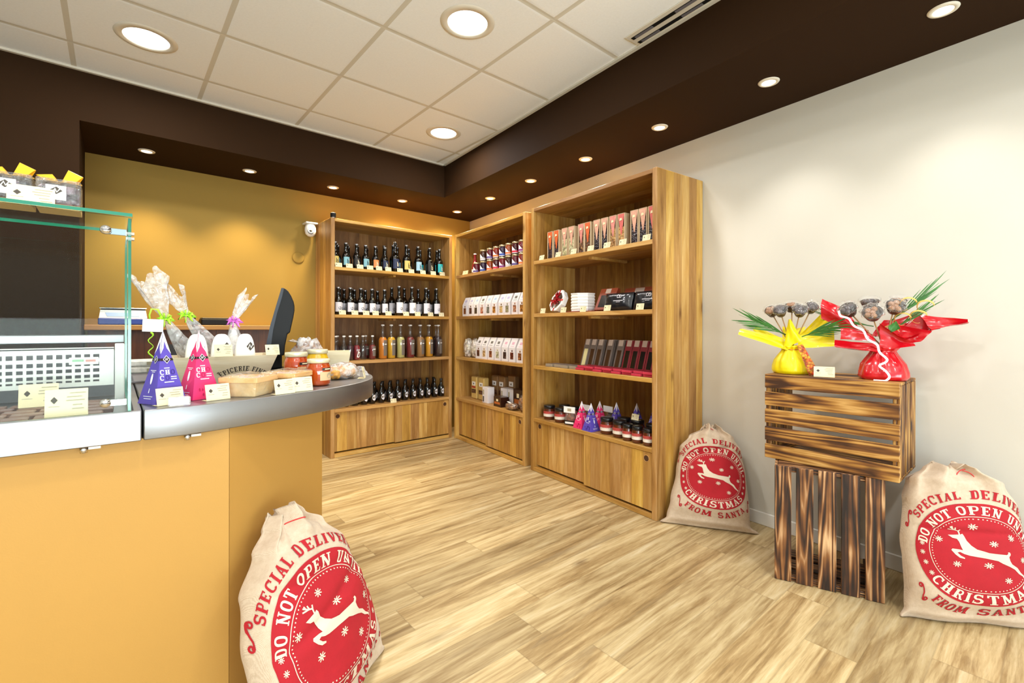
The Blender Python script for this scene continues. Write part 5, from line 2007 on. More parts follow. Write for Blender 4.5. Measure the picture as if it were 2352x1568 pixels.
z0 = LV[0] + 0.0006
JR = [(0.136, 0.075, 0.044, 0.105, 'first of the black lidded jars from the left, before the pyramids'), (0.272, 0.070, 0.044, 0.105, 'second black lidded jar from the left, before the pyramids'),
      (0.735, 0.075, 0.044, 0.105, 'wide black lidded jar just right of the purple pyramids'), (0.850, 0.070, 0.044, 0.105, 'wide black lidded jar, second right of the purple pyramids'),
      (0.940, 0.045, 0.033, 0.100, 'narrow black lidded jar, first of the three at the right end'), (1.015, 0.045, 0.033, 0.100, 'narrow black lidded jar, middle of the three at the right end'),
      (1.100, 0.045, 0.033, 0.100, 'narrow black lidded jar against the right side panel')]
for (x, y, R, H, lab) in JR:
    o = spread_jar(R, H)
    put(o, FL, x, y, z0, 0.75)
    tag(o, lab, 'jar', 'chocolate spread jars on the lowest open shelf')
for (x, y, R, H, lab) in [(0.185, 0.185, 0.044, 0.105, 'black lidded jar in the second row, leftmost'), (0.300, 0.185, 0.044, 0.105, 'black lidded jar in the second row, second from left'),
                          (0.802, 0.165, 0.044, 0.105, 'black lidded jar in the second row, right of the pyramids'), (0.905, 0.175, 0.044, 0.105, 'black lidded jar in the second row, beneath the small card'),
                          (1.050, 0.150, 0.044, 0.105, 'black lidded jar in the second row, rightmost'), (0.990, 0.290, 0.044, 0.105, 'black lidded jar in the third row')]:
    o = spread_jar(R, H)
    put(o, FL, x, y, z0, 0.75)
    tag(o, lab + ', lowest shelf of near rack', 'jar', 'chocolate spread jars on the lowest open shelf')
card(FL, 0.905, 0.150, z0 + 0.1056, 'small pale card lying on a jar lid, lowest open shelf of near rack')
t = empty('chocolate_bag')
obj('chocolates', blob(MB(), 0.036, 0.028, 0.050, 0.040, 5.5, 0.2, 8), speckle('brown truffles', ['7a3a18', '9a5426', '5a2410'], 50, 0.4), t)
obj('film_bag', MB().box(-0.042, 0.042, -0.03, 0.03, 0, 0.098, c=0.014), M['thin_film'], t)
obj('header_card', MB().box(-0.045, 0.045, -0.034, -0.031, 0.088, 0.132).box(-0.015, 0.015, -0.0348, -0.034, 0.1, 0.12, 1), [M['white'], M['soft_ink']], t)
obj('base_label', MB().box(-0.040, 0.040, -0.033, -0.0305, 0.004, 0.032).box(-0.034, 0.034, -0.0338, -0.033, 0.010, 0.024, 1), [M['lid_black'], M['white']], t)
put(t, FL, 0.393, 0.070, z0, 0.35)
tag(t, 'small clear bag of chocolates with a white header card, left of the pyramids', 'bag')
for (x, y, lab) in ((0.462, 0.185, 'white header card bag behind the pink pyramid, left one'), (0.585, 0.270, 'white header card bag behind the pyramids, right one')):
    t = empty('chocolate_bag')
    obj('film_bag', MB().box(-0.04, 0.04, -0.025, 0.025, 0, 0.11, c=0.014), M['thin_film'], t)
    obj('header_card', MB().box(-0.045, 0.045, -0.029, -0.026, 0.10, 0.142), M['white'], t)
    obj('chocolates', blob(MB(), 0.036, 0.022, 0.050, 0.044, 2.5 + x, 0.2, 8), M['choc_dark'], t)
    put(t, FL, x, y, z0)
    tag(t, lab, 'bag', 'bags with white header cards')

# chocolate pyramids (shelf and counter)
M['pyr_purple'] = paint('violet carton', '5a49b0', 0.45)
M['pyr_pink'] = paint('pink carton', 'e8336f', 0.45)
M['pyr_white'] = paint('white carton tip', 'f2f0f4', 0.5)
M['pyr_band'] = paint('dark brown band', '2a1a1e', 0.4)
M['pyr_deep_purple'] = paint('deep violet print', '3a2a86', 0.5)
M['pyr_deep_pink'] = paint('deep pink print', 'b3134c', 0.5)


def pyramid(kind, W, H):
    """four sided carton: white jagged tip, dark band with a diamond, CHOCO lettering"""
    key = ('pyr', kind, W)
    if key in PROTO:
        return copy_tree(PROTO[key])
    t = empty('chocolate_pyramid')
    b = W / 2
    obj('carton', MB().add([(-b, -b, 0), (b, -b, 0), (b, b, 0), (-b, b, 0), (0, 0, H)], [(0, 1, 2, 3), (0, 1, 4), (1, 2, 4), (2, 3, 4), (3, 0, 4)]), M['pyr_' + kind], t)
    mt, mband, mdeep, mprint = MB(), MB(), MB(), MB()
    for s_ in range(4):
        R = Matrix.Rotation(s_ * pi / 2, 4, 'Z')
        fn = Vector((0, -H, b)).normalized()

        def f(u, v, l=0.0006):
            """u in half widths at the base, v height fraction"""
            k = 1 - v
            return R @ (Vector((u * b, -b * k, v * H)) + fn * l)
        mt.add([f(-0.32, 0.68), f(-0.10, 0.76), f(0.0, 0.86), f(0, 1.0)], [(0, 1, 2, 3)])
        mt.add([f(0.32, 0.68), f(0.10, 0.76), f(0.0, 0.86), f(0, 1.0)], [(0, 1, 2, 3)])
        for (v0, v1) in ((0.585, 0.620),):
            mband.add([f(-(1 - v0), v0, 0.0008), f((1 - v0), v0, 0.0008), f((1 - v1), v1, 0.0008), f(-(1 - v1), v1, 0.0008)], [(0, 1, 2, 3)])
        for (r_, l_, mi_) in ((0.058, 0.0012, 1), (0.048, 0.0015, 0)):
            mband.add([f(0, 0.602 - r_, l_), f(r_ * 4.0, 0.602, l_), f(0, 0.602 + r_, l_), f(-r_ * 4.0, 0.602, l_)], [(0, 1, 2, 3)], mi_)
        for q in stroke([(-0.10, 0.587), (-0.03, 0.622), (0.0, 0.590), (0.09, 0.620)], 0.014):
            mband.add([f(x, y, 0.0018) for x, y in q], [(0, 1, 2, 3)], 1)
        if s_ % 2 == 0:                                        # lettered faces
            for (ch, u0, v0, m2) in (('C', -0.52, 0.395, 0), ('H', -0.20, 0.395, 0), ('O', 0.16, 0.395, 1), ('C', -0.56, 0.318, 0), ('O', -0.22, 0.318, 1)):
                polys, w = text_polys(ch, 1.0)
                for q in polys:
                    (mdeep if m2 else mprint).add([f(u0 + x * 0.46, v0 + y * 0.066, 0.0010) for x, y in q], [tuple(range(len(q)))])
            for (u0, u1, v) in ((0.14, 0.50, 0.355), (0.14, 0.50, 0.325), (-0.3, 0.3, 0.285), (-0.22, 0.12, 0.478)):
                mprint.add([f(u0, v, 0.001), f(u1, v, 0.001), f(u1, v + 0.012, 0.001), f(u0, v + 0.012, 0.001)], [(0, 1, 2, 3)])
            rnd = random.Random(5)
            for k in range(9):
                u, v, r_ = rnd.uniform(-0.6, 0.6), rnd.uniform(0.04, 0.20), rnd.uniform(0.06, 0.13)
                if abs(u) + r_ > 0.82 - v:
                    continue
                mdeep.add([f(u + r_ * cos(a) * rnd.uniform(0.8, 1.1), v + 0.36 * r_ * sin(a) * rnd.uniform(0.8, 1.1), 0.0009) for a in [i * pi / 5 for i in range(10)]], [tuple(range(10))])
        else:                                                  # oval seal faces
            mprint.add([f(0.10 * 1.1 * cos(a), 0.34 + 0.075 * sin(a), 0.001) for a in [i * pi / 10 for i in range(20)]], [tuple(range(20))])
            for (u0, u1, v) in ((-0.3, 0.3, 0.45), (-0.15, 0.2, 0.43), (-0.5, 0.5, 0.10), (-0.4, 0.4, 0.07)):
                mprint.add([f(u0, v, 0.001), f(u1, v, 0.001), f(u1, v + 0.008, 0.001), f(u0, v + 0.008, 0.001)], [(0, 1, 2, 3)])
            mprint.add([f(-0.05, 0.15, 0.001), f(0.05, 0.15, 0.001), f(0.03, 0.21, 0.001), f(-0.03, 0.21, 0.001)], [(0, 1, 2, 3)])
    obj('white_tip', mt.mesh('white_tip', False), M['pyr_white'], t)
    obj('band', mband.mesh('band', False), [M['pyr_band'], M['pyr_white']], t)
    obj('print', mprint.mesh('print', False), M['pyr_white'], t)
    obj('berry_print', mdeep.mesh('berry_print', False), M['pyr_deep_' + kind], t)
    PROTO[key] = t
    return t


for (x, y, k, lab) in [(0.510, 0.060, 'pink', 'pink chocolate pyramid at the front of the lowest open shelf'), (0.612, 0.050, 'purple', 'purple chocolate pyramid at the front of the lowest open shelf'),
                       (0.580, 0.165, 'pink', 'pink chocolate pyramid behind the front purple one'), (0.690, 0.215, 'purple', 'purple chocolate pyramid in the second row, first from left'),
                       (0.795, 0.300, 'purple', 'purple chocolate pyramid in the back row, left one'), (0.890, 0.370, 'purple', 'purple chocolate pyramid in the back row, right one')]:
    o = pyramid(k, 0.088, 0.186)
    put(o, FL, x, y, z0, 0.0)
    tag(o, lab, 'pyramid box', 'chocolate pyramids on the lowest open shelf')

# ------------------------------------------------------------------ bouquets of chocolate cups on the crates
M['paper_yellow'] = paint('bright yellow tissue paper', 'f0dc08', 0.4, coat=0.15)
M['paper_red'] = paint('red cellophane paper', 'c80c1c', 0.22, coat=0.4)
M['leaf'] = paint('palm leaf green', '3f7a34', 0.5, var=0.35, vscale=25)
M['cup_brown'] = paint('dark brown cup', '3a2418', 0.35)
M['stick'] = paint('wooden stick', 'b08a5a', 0.6)
M['ball_dark'] = paint('dark chocolate ball', '3c2c30', 0.3)
M['ball_milk'] = paint('caramel chocolate ball', '9a6a44', 0.35)
M['ribbon_gold'] = paint('gold ribbon', 'e0b860', 0.35)
M['ribbon_white'] = paint('white satin ribbon', 'f2e4e8', 0.4)
M['ribbon_pattern'] = speckle('red and orange patterned ribbon', ['c81c20', 'e87a20', 'e8b030', 'b01018'], 90)


def patch(mb, A, B, C, D, bulge=0.02, seed=0.0, wr=0.006, mi=0, nu=12, nv=12):
    """crumpled sheet between four corners (A, B at the neck, D, C at the tip)"""
    A, B, C, D = map(Vector, (A, B, C, D))
    nrm = (D - A).cross(B - A)
    if nrm.length > 1e-9:
        nrm.normalize()

    def f(i, j):
        p = A.lerp(B, i).lerp(D.lerp(C, i), j)
        k = bulge * sin(pi * i) * sin(pi * j * 0.7) + wr * noise.noise(Vector((i * 4 + seed, j * 3, seed))) + 0.5 * wr * sin(9 * i + 4 * j + seed)
        return p + nrm * k
    return mb.grid(f, nu, nv, mi)


def frond(mb, base, tip, spread, n, seed, width=0.004, drop=0.0, up=(0, 0, 1)):
    base, tip = Vector(base), Vector(tip)
    ax = tip - base
    L = ax.length
    u = ax.normalized()
    side = u.cross(Vector((0, 1, 0)))
    if side.length < 0.1:
        side = u.cross(Vector((1, 0, 0)))
    side.normalize()
    rnd = random.Random(seed)
    mb.tube([base, base.lerp(tip, 0.5), tip], [0.0022, 0.0016, 0.0006], 6)
    for k in range(n):
        t0 = 0.10 + 0.62 * k / n
        s_ = 1 if k % 2 else -1
        p0 = base.lerp(tip, t0)
        ln = L * (0.62 - 0.22 * t0) * rnd.uniform(0.85, 1.1)
        d = (u + side * s_ * spread * rnd.uniform(0.7, 1.15) + Vector((0, rnd.uniform(-0.25, 0.25), 0))).normalized()
        P = []
        for q in range(6):
            w = q / 5
            P.append(p0 + d * ln * w + Vector((0, 0, -drop * w * w)) + u * ln * 0.12 * w * w)
        n_ = d.cross(Vector((0.2, 1, 0.1))).normalized()
        vs, fs = [], []
        for q in range(6):
            w = q / 5
            hw = width * (0.35 + 1.2 * w) * (1 - w) ** 0.6 if w < 1 else 0.0002
            vs += [P[q] + n_ * hw, P[q] - n_ * hw]
        for q in range(5):
            fs.append((2 * q, 2 * q + 1, 2 * q + 3, 2 * q + 2))
        mb.add(vs, fs, 0, True)


def cup(parent, pos, tilt, az, balls, neck, r=0.034):
    """brown cup of chocolate balls under a film cap on a stick"""
    R = Matrix.Translation(pos) @ Matrix.Rotation(az, 4, 'Z') @ Matrix.Rotation(tilt, 4, 'X')
    c = obj('chocolate_cup', MB().lathe([(0, -0.022), (r * 0.62, -0.022), (r * 0.98, 0.014), (r * 0.94, 0.014), (r * 0.60, -0.016), (0, -0.016)], 20, M=R), M['cup_brown'], parent)
    rnd = random.Random(int(pos[0] * 1e4))
    mb = MB()
    for k in range(5):
        a = 2 * pi * k / 5
        q = Vector((r * 0.48 * cos(a) * (k > 0), r * 0.48 * sin(a) * (k > 0), 0.006 + 0.006 * rnd.random()))
        mb.lathe([(0, -0.012), (0.009, -0.008), (0.0125, 0), (0.009, 0.008), (0, 0.012)], 12, M=R @ Matrix.Translation(q))
    obj('chocolate_balls', mb, balls, c)
    mb = MB()

    def f(i, j):
        a = 2 * pi * i
        k = 1 + 0.10 * sin(9 * a + pos[0] * 50) * (1 - j)
        rr = r * 1.12 * k * sin(pi * (0.62 - 0.62 * j) + 0.0) ** 0.8 if j < 1 else 0
        return (rr * cos(a), rr * sin(a), 0.012 + 0.024 * sin(pi / 2 * j))
    mb.grid(f, 36, 8, M=R)
    obj('film_cap', mb, M['thin_film'], c)
    b0 = R @ Vector((0, 0, -0.022))
    obj('stick', MB().tube([b0, Vector(neck)], 0.0026, 8), M['stick'], parent)
    return c


def pot(mb, rb, rn, H, seed, mi=0):
    prof = [(0.0, 0.0), (rb * 0.92, 0.0), (rb, 0.012), (rb * 0.99, 0.03), (rb * 0.88, H * 0.55), (rn * 1.15, H * 0.9), (rn, H), (rn * 1.35, H * 1.16), (rn * 1.2, H * 1.18), (rn * 0.8, H)]

    def f(i, j):
        a = 2 * pi * i
        x = j * (len(prof) - 1)
        k = min(len(prof) - 2, int(x))
        q = x - k
        r = prof[k][0] + (prof[k + 1][0] - prof[k][0]) * q
        z = prof[k][1] + (prof[k + 1][1] - prof[k][1]) * q
        w = min(1.0, z / H)
        r *= 1 + 0.07 * w * sin(9 * a + seed) + 0.05 * w * sin(15 * a + 2 * seed + 20 * z) + 0.035 * sin(4 * a + seed * 2 + 5 * z) + 0.05 * noise.noise(Vector((cos(a) * 2, sin(a) * 2, z * 16 + seed)))
        return (r * cos(a), r * sin(a), z)
    return mb.grid(f, 72, 27, mi)


# yellow bouquet
KY = 0.000497
yl = lambda x, y, d=0.0: Vector(((x - 640) * KY, d, (965 - y) * KY))
t = empty('chocolate_bouquet', (2.445, 0.838, ZTOP + 0.001), radians(-71))
tag(t, 'yellow wrapped bouquet of chocolate cups standing on the crates', 'bouquet')
mb = pot(MB(), 0.082, 0.040, 0.112, 1.0)
patch(mb, yl(570, 630, -0.02), yl(610, 745, -0.045), yl(180, 600, -0.05), yl(205, 538, 0.02), 0.02, 1)
patch(mb, yl(560, 640, 0.03), yl(520, 700, 0.02), yl(300, 560, 0.05), yl(340, 515, 0.07), 0.015, 2)
patch(mb, yl(570, 735, -0.045), yl(725, 650, -0.045), yl(630, 450, -0.055), yl(612, 452, -0.05), -0.02, 3)
patch(mb, yl(690, 610, -0.02), yl(690, 720, -0.045), yl(975, 700, -0.05), yl(972, 480, -0.01), 0.02, 4)
patch(mb, yl(700, 610, 0.02), yl(760, 680, 0.01), yl(955, 470, 0.04), yl(880, 398, 0.07), 0.02, 5)
patch(mb, yl(560, 640, 0.04), yl(720, 640, 0.04), yl(760, 520, 0.09), yl(560, 520, 0.09), 0.02, 6)
obj('wrap_paper', mb, M['paper_yellow'], t)
neck = (0.0, 0.0, 0.12)
for (x, y, d, r, m_) in ((545, 375, -0.045, 0.031, 'ball_dark'), (705, 378, -0.05, 0.031, 'ball_dark'), (800, 345, 0.005, 0.029, 'ball_dark'), (465, 375, 0.01, 0.028, 'ball_milk'), (640, 330, 0.045, 0.031, 'ball_milk')):
    cup(t, yl(x, y, d), radians(52 if d < 0.02 else 18), radians((x - 640) * 0.10), M[m_], neck, r)
mb = MB()
frond(mb, yl(600, 600, -0.01), yl(180, 400, -0.02), 0.30, 15, 3, drop=0.010)
frond(mb, yl(590, 600, -0.02), yl(250, 430, -0.05), 0.32, 12, 4, drop=0.012)
obj('palm_leaf', mb, M['leaf'], t)
mb = MB()
frond(mb, yl(720, 615, -0.05), yl(1060, 470, -0.09), 0.28, 15, 5, drop=0.012)
frond(mb, yl(730, 610, -0.04), yl(1000, 500, -0.12), 0.30, 10, 6, drop=0.014)
obj('palm_leaf', mb, M['leaf'], t)
mb = MB()
A, B = yl(705, 690, -0.055), yl(820, 960, -0.095)


def rf(i, j):
    p = A.lerp(B, j)
    w = 0.011 + 0.010 * j
    return (p.x + (i - 0.5) * 2 * w, p.y + 0.004 * sin(14 * j) - 0.004, p.z + (i - 0.5) * 0.008)


mb.grid(rf, 4, 20)
mb.tube([Vector((0.044 * cos(a), 0.044 * sin(a), 0.117 + 0.004 * sin(a))) for a in [i * 2 * pi / 20 for i in range(20)]], 0.0022, 6, closed=True)
obj('ribbon', mb, M['ribbon_pattern'], t)

# red bouquet
KR = 0.000445
rl = lambda x, y, d=0.0: Vector(((x - 1555) * KR, d, (1020 - y) * KR))
t = empty('chocolate_bouquet', (2.465, 0.490, ZTOP + 0.001), radians(-78.8))
tag(t, 'red wrapped bouquet of chocolate cups with a white curling ribbon, on the crates', 'bouquet')
mb = pot(MB(), 0.090, 0.042, 0.118, 2.4)
patch(mb, rl(1260, 350, 0.06), rl(1420, 640, 0.03), rl(1045, 440, 0.05), rl(1046, 230, 0.08), 0.02, 1)
patch(mb, rl(1440, 560, 0.0), rl(1500, 660, -0.03), rl(1225, 650, -0.06), rl(1210, 540, -0.02), 0.03, 2)
patch(mb, rl(1500, 680, -0.03), rl(1520, 765, -0.05), rl(1200, 722, -0.085), rl(1178, 655, -0.06), -0.03, 3)
patch(mb, rl(1530, 490, -0.045), rl(1530, 745, -0.05), rl(1785, 695, -0.08), rl(1650, 600, -0.075), 0.03, 4)
patch(mb, rl(1640, 500, 0.02), rl(1600, 720, -0.03), rl(1760, 680, -0.05), rl(1900, 560, -0.04), 0.02, 5)
patch(mb, rl(1660, 560, 0.02), rl(1690, 640, -0.02), rl(1960, 540, -0.02), rl(1830, 405, 0.03), 0.03, 6)
patch(mb, rl(1820, 410, 0.03), rl(1900, 560, -0.03), rl(2146, 478, -0.01), rl(2140, 462, 0.0), 0.02, 7)
patch(mb, rl(1450, 620, 0.04), rl(1640, 620, 0.04), rl(1840, 370, 0.10), rl(1560, 460, 0.10), 0.02, 8)
obj('wrap_paper', mb, M['paper_red'], t)
neck = (0.0, 0.0, 0.13)
for (x, y, d, r, m_) in ((1290, 365, -0.04, 0.035, 'ball_dark'), (1475, 405, -0.07, 0.038, 'ball_milk'), (1640, 345, -0.035, 0.035, 'ball_milk'), (1450, 300, 0.04, 0.036, 'ball_dark'), (1670, 295, 0.05, 0.030, 'ball_milk')):
    cup(t, rl(x, y, d), radians(54 if d < 0.02 else 20), radians((x - 1500) * 0.10), M[m_], neck, r)
mb = MB()
frond(mb, rl(1500, 620, 0.05), rl(1000, 345, 0.12), 0.10, 10, 13, drop=0.004, width=0.0035)
frond(mb, rl(1480, 520, 0.03), rl(1100, 440, 0.07), 0.12, 8, 14, drop=0.004, width=0.0035)
obj('palm_leaf', mb, M['leaf'], t)
mb = MB()
frond(mb, rl(1600, 480, 0.03), rl(1960, 120, 0.05), 0.16, 12, 15, drop=-0.004, width=0.0032)
frond(mb, rl(1640, 540, 0.02), rl(1930, 290, 0.02), 0.18, 8, 16, drop=-0.002, width=0.0032)
obj('palm_leaf', mb, M['leaf'], t)
mb = MB()
patch(mb, rl(1590, 520, -0.05), rl(1610, 580, -0.05), rl(1680, 540, -0.055), rl(1650, 470, -0.05), 0.012, 3, 0.002)
obj('broad_leaf', mb, M['leaf'], t)
PTS = [(1215, 370, -0.09), (1225, 425, -0.095), (1300, 440, -0.10), (1330, 520, -0.10), (1415, 555, -0.095), (1430, 640, -0.085), (1520, 690, -0.08), (1520, 760, -0.075), (1590, 820, -0.095), (1575, 850, -0.105), (1515, 880, -0.108), (1570, 920, -0.112),
       (1610, 980, -0.112), (1560, 1030, -0.118), (1470, 1040, -0.12)]
CP = []
for k in range(len(PTS) - 1):
    a, b = rl(*PTS[k]), rl(*PTS[k + 1])
    for q in range(6):
        CP.append(a.lerp(b, q / 6))
for _ in range(6):
    CP = [CP[0]] + [(CP[i - 1] + CP[i] * 2 + CP[i + 1]) / 4 for i in range(1, len(CP) - 1)] + [CP[-1]]
for p_ in CP:
    p_.z = max(p_.z, 0.0015)
mb = MB()
vs, fs = [], []
for i, p_ in enumerate(CP):
    w = 0.0042
    d = (CP[min(i + 1, len(CP) - 1)] - CP[max(i - 1, 0)]).normalized()
    sd = d.cross(Vector((0, -1, 0.35))).normalized()
    vs += [p_ + sd * w, p_ - sd * w]
    if i:
        fs.append((2 * i - 2, 2 * i - 1, 2 * i + 1, 2 * i))
for i in range(0, len(vs), 1):
    vs[i].z = max(vs[i].z, 0.0012)
mb.add(vs, fs, 0, True)
obj('curled_ribbon', mb, M['ribbon_white'], t)
mb = MB()
for k, (x, y) in enumerate(((1730, 300), (1850, 330), (1800, 420), (1690, 440), (1600, 560))):
    c = rl(x, y, -0.02)
    mb.tube([c + Vector((0.030 * cos(a) * (1 - a / 14), -0.012 * sin(a), 0.022 * sin(a) - 0.002 * a)) for a in [i * 0.4 for i in range(14)]], 0.0038, 6, flat=0.2)
obj('gold_curls', mb, M['ribbon_gold'], t)
FW_ = Matrix.Identity(4)
card_m = card_mb(0.078, 0.046).mesh('price_card', False)
for m_ in CARDM:
    card_m.materials.append(m_)


def wcard(me, loc, rz, label, group='printed price cards on the counter and crates'):
    o = bpy.data.objects.new('price_card', me)
    COL.objects.link(o)
    o.location = loc
    o.rotation_euler = (0, 0, rz)
    return tag(o, label, 'price card', group)


wcard(card_m, (2.352, 0.676, ZTOP + 0.0008), radians(-74), 'cream price card between the yellow and red bouquets on the crate')

# ------------------------------------------------------------------ things on the counter
ZW = ZT + 0.0008
o = pyramid('purple', 0.080, 0.196)
o.matrix_world = Matrix.Translation((0.100, 1.620, ZW)) @ Matrix.Rotation(radians(26), 4, 'Z')
tag(o, 'purple chocolate pyramid on the steel worktop beside the glass case', 'pyramid box', 'chocolate pyramids on the counter')
o = pyramid('pink', 0.080, 0.196)
o.matrix_world = Matrix.Translation((0.186, 1.652, ZW)) @ Matrix.Rotation(radians(24), 4, 'Z')
tag(o, 'pink chocolate pyramid on the steel worktop, right of the purple one', 'pyramid box', 'chocolate pyramids on the counter')
card_l = card_mb(0.064, 0.046).mesh('price_card', False)
for m_ in CARDM:
    card_l.materials.append(m_)
wcard(card_l, (0.114, 1.553, ZW), radians(20), 'cream price card in front of the purple pyramid on the counter')
wcard(card_l, (0.224, 1.567, ZW), radians(18), 'cream price card in front of the pink pyramid on the counter')
wcard(card_l, (0.402, 1.578, ZW), radians(17), 'cream price card before the wooden punnets, left of the two together')
wcard(card_l, (0.463, 1.607, ZW), radians(10), 'cream price card before the honey jars, right of the two together')
wcard(card_l, (0.775, 1.862, ZW), radians(62), 'cream price card at the rounded tip of the counter')
t = empty('acrylic_block', (0.128, 1.514, ZW), radians(4))
obj('clear_block', MB().box(-0.024, 0.024, -0.008, 0.010, 0, 0.025, c=0.003), M['acrylic'], t)
tag(t, 'clear acrylic card holder lying on the worktop edge by the purple pyramid', 'card holder')


def punnet(loc, rz, label, seed):
    t = empty('wooden_punnet', loc, rz)
    tag(t, label, 'punnet', 'thin wooden punnets of sweets')
    b, w, H = 0.045, 0.056, 0.056
    mo, mi_ = [], []
    vs = [(-b, -b, 0), (b, -b, 0), (b, b, 0), (-b, b, 0), (-w, -w, H), (w, -w, H), (w, w, H), (-w, w, H)]
    i_ = 0.0025
    vi = [(-b + i_, -b + i_, i_), (b - i_, -b + i_, i_), (b - i_, b - i_, i_), (-b + i_, b - i_, i_), (-w + i_, -w + i_, H), (w - i_, -w + i_, H), (w - i_, w - i_, H), (-w + i_, w - i_, H)]
    fs = [(0, 1, 2, 3)] + [(k, (k + 1) % 4, 4 + (k + 1) % 4, 4 + k) for k in range(4)]
    mb = MB().add(vs + vi, fs + [tuple(8 + q for q in f_) for f_ in fs] + [(4 + k, 4 + (k + 1) % 4, 12 + (k + 1) % 4, 12 + k) for k in range(4)])
    obj('wood_body', mb, M['punnet'], t)
    mb = MB()
    for k in range(4):
        R = Matrix.Rotation(k * pi / 2, 4, 'Z')
        mb.box(-w - 0.001, w + 0.001, -w - 0.0022, -w + 0.0004, H - 0.014, H + 0.001, c=0.0006, M=R)
    obj('rim_band', mb, M['punnet_rim'], t)
    mb = MB()

    def f(i, j):
        x, y = (i - 0.5) * 2, (j - 0.5) * 2
        e = max(0.0, 1 - max(abs(x), abs(y)) ** 4)
        return (x * (w - 0.006), y * (w - 0.006), H - 0.020 + 0.024 * e * (0.7 + 0.6 * noise.noise(Vector((x * 3 + seed, y * 3, 1)))))
    mb.grid(f, 20, 20)
    obj('sweets', mb, M['nougat'], t)
    mb = MB()

    def g(i, j):
        a = 2 * pi * i
        c, s_ = cos(a), sin(a)
        q = max(abs(c), abs(s_))
        ww = (b + (w - b) * min(1.0, j * 1.6)) + 0.003 if j < 0.62 else (w + 0.003) * (1 - (j - 0.62) / 0.38)
        z = H * j * 1.6 if j < 0.62 else H + 0.004 + 0.012 * (j - 0.62) / 0.38
        k = 1 + 0.02 * noise.noise(Vector((c * 5, s_ * 5, j * 9 + seed)))
        return (c / q * ww * k, s_ / q * ww * k, max(0.0008, z))
    mb.grid(g, 48, 14)
    obj('film_wrap', mb, M['film_tight'], t)
    return t


M['punnet'] = wood('thin poplar wood', ['d6aa6c', 'e6c48c', 'f0d8a8'], 'x', None, rough=0.6, knots=False)
M['punnet_rim'] = wood('thin poplar wood, rim', ['d29a5c', 'e2b478', 'edc894'], 'x', None, rough=0.6, knots=False)
M['nougat'] = paint('pinkish nougat sweets', 'd8a890', 0.5, var=0.25, vscale=40)
M['film_tight'] = pane('tight clear film', 'ffffff', 1.0, 0.08, 0.10, 'fff6ec', 0.3, 30.0)
punnet((0.312, 1.630, ZW), radians(48), 'wooden punnet of sweets in film, at the front edge of the counter', 1.0)
punnet((0.438, 1.700, ZW), radians(46), 'wooden punnet of sweets in film, behind and right of the front one', 4.0)


def honey(loc, R, H, col, label, nm):
    t = empty('honey_jar', loc, radians(28))
    tag(t, label, 'honey jar', 'honey jars on the counter')
    obj('jar_body', MB().lathe([(0, 0), (R * 0.88, 0), (R, 0.008), (R, H * 0.66), (R * 0.95, H * 0.74), (R * 0.86, H * 0.82), (R * 0.86, H * 0.86), (0, H * 0.86)], 32), paint(nm, col, 0.10, coat=0.8, var=0.15), t)
    obj('lid', MB().lathe([(R * 0.90, H * 0.85), (R * 0.94, H * 0.86), (R * 0.94, H * 0.985), (R * 0.90, H), (0, H)], 32), M['lid_cream'], t)
    mb = cyl_patch(MB(), R + 0.0008, H * 0.20, H * 0.52, 0.62, 0, 14, -0.05)
    f = cyl_map(R + 0.0014, 0)
    mb2 = decal_mb([[(0.012 * cos(a) + 0.008, H * 0.38 + 0.010 * sin(a)) for a in [i * pi / 6 for i in range(12)]]], f, mb, 1)
    decal_mb([[(-0.020, H * 0.25), (0.020, H * 0.25), (0.020, H * 0.27), (-0.020, H * 0.27)]], f, mb, 1)
    obj('label', mb.mesh('label', False), [M['honey_label'], M['soft_ink']], t)
    mb = cyl_patch(MB(), R + 0.0009, H * 0.58, H * 0.67, 0.50, 0, 12, 0.0)
    f = cyl_map(R + 0.0015, 0)
    decal_mb(cut([[(-0.012, H * 0.605), (0.014, H * 0.605), (0.014, H * 0.645), (-0.012, H * 0.645)]], 0.01), f, mb, 1)
    obj('seal_strip', mb.mesh('seal', False), [M['pyr_band'], M['cream']], t)
    return t


M['lid_cream'] = paint('pale gold lid', 'e4dcb8', 0.3, 0.3)
M['honey_label'] = paint('tan honey label', 'e0b98c', 0.6)
honey((0.553, 1.742, ZW), 0.0405, 0.094, 'b4440a', 'small amber honey jar nearest the counter edge', 'amber honey')
honey((0.523, 1.905, ZW), 0.042, 0.112, 'b8420c', 'larger amber honey jar on the left, behind the punnets', 'red amber honey')
honey((0.645, 2.045, ZW), 0.043, 0.114, 'e8b81c', 'pale yellow honey jar behind the two amber ones', 'pale yellow honey')


def flared(name, loc, rz, w0, w1, d0, d1, H, mat, label, cat, th=0.007):
    """box wider at the top: w along x, d along y (0 bottom, 1 top)"""
    t = empty(name, loc, rz)
    tag(t, label, cat)

    def ring(w, d, z):
        return [(-w, -d, z), (w, -d, z), (w, d, z), (-w, d, z)]
    vo = ring(w0, d0, 0) + ring(w1, d1, H)
    vi = ring(w0 - th, d0 - th, th) + ring(w1 - th, d1 - th, H)
    fs = [(0, 1, 2, 3)] + [(k, (k + 1) % 4, 4 + (k + 1) % 4, 4 + k) for k in range(4)]
    mb = MB().add(vo + vi, fs + [tuple(8 + q for q in f_) for f_ in fs] + [(4 + k, 4 + (k + 1) % 4, 12 + (k + 1) % 4, 12 + k) for k in range(4)])
    obj('box_body', mb, mat, t)
    return t


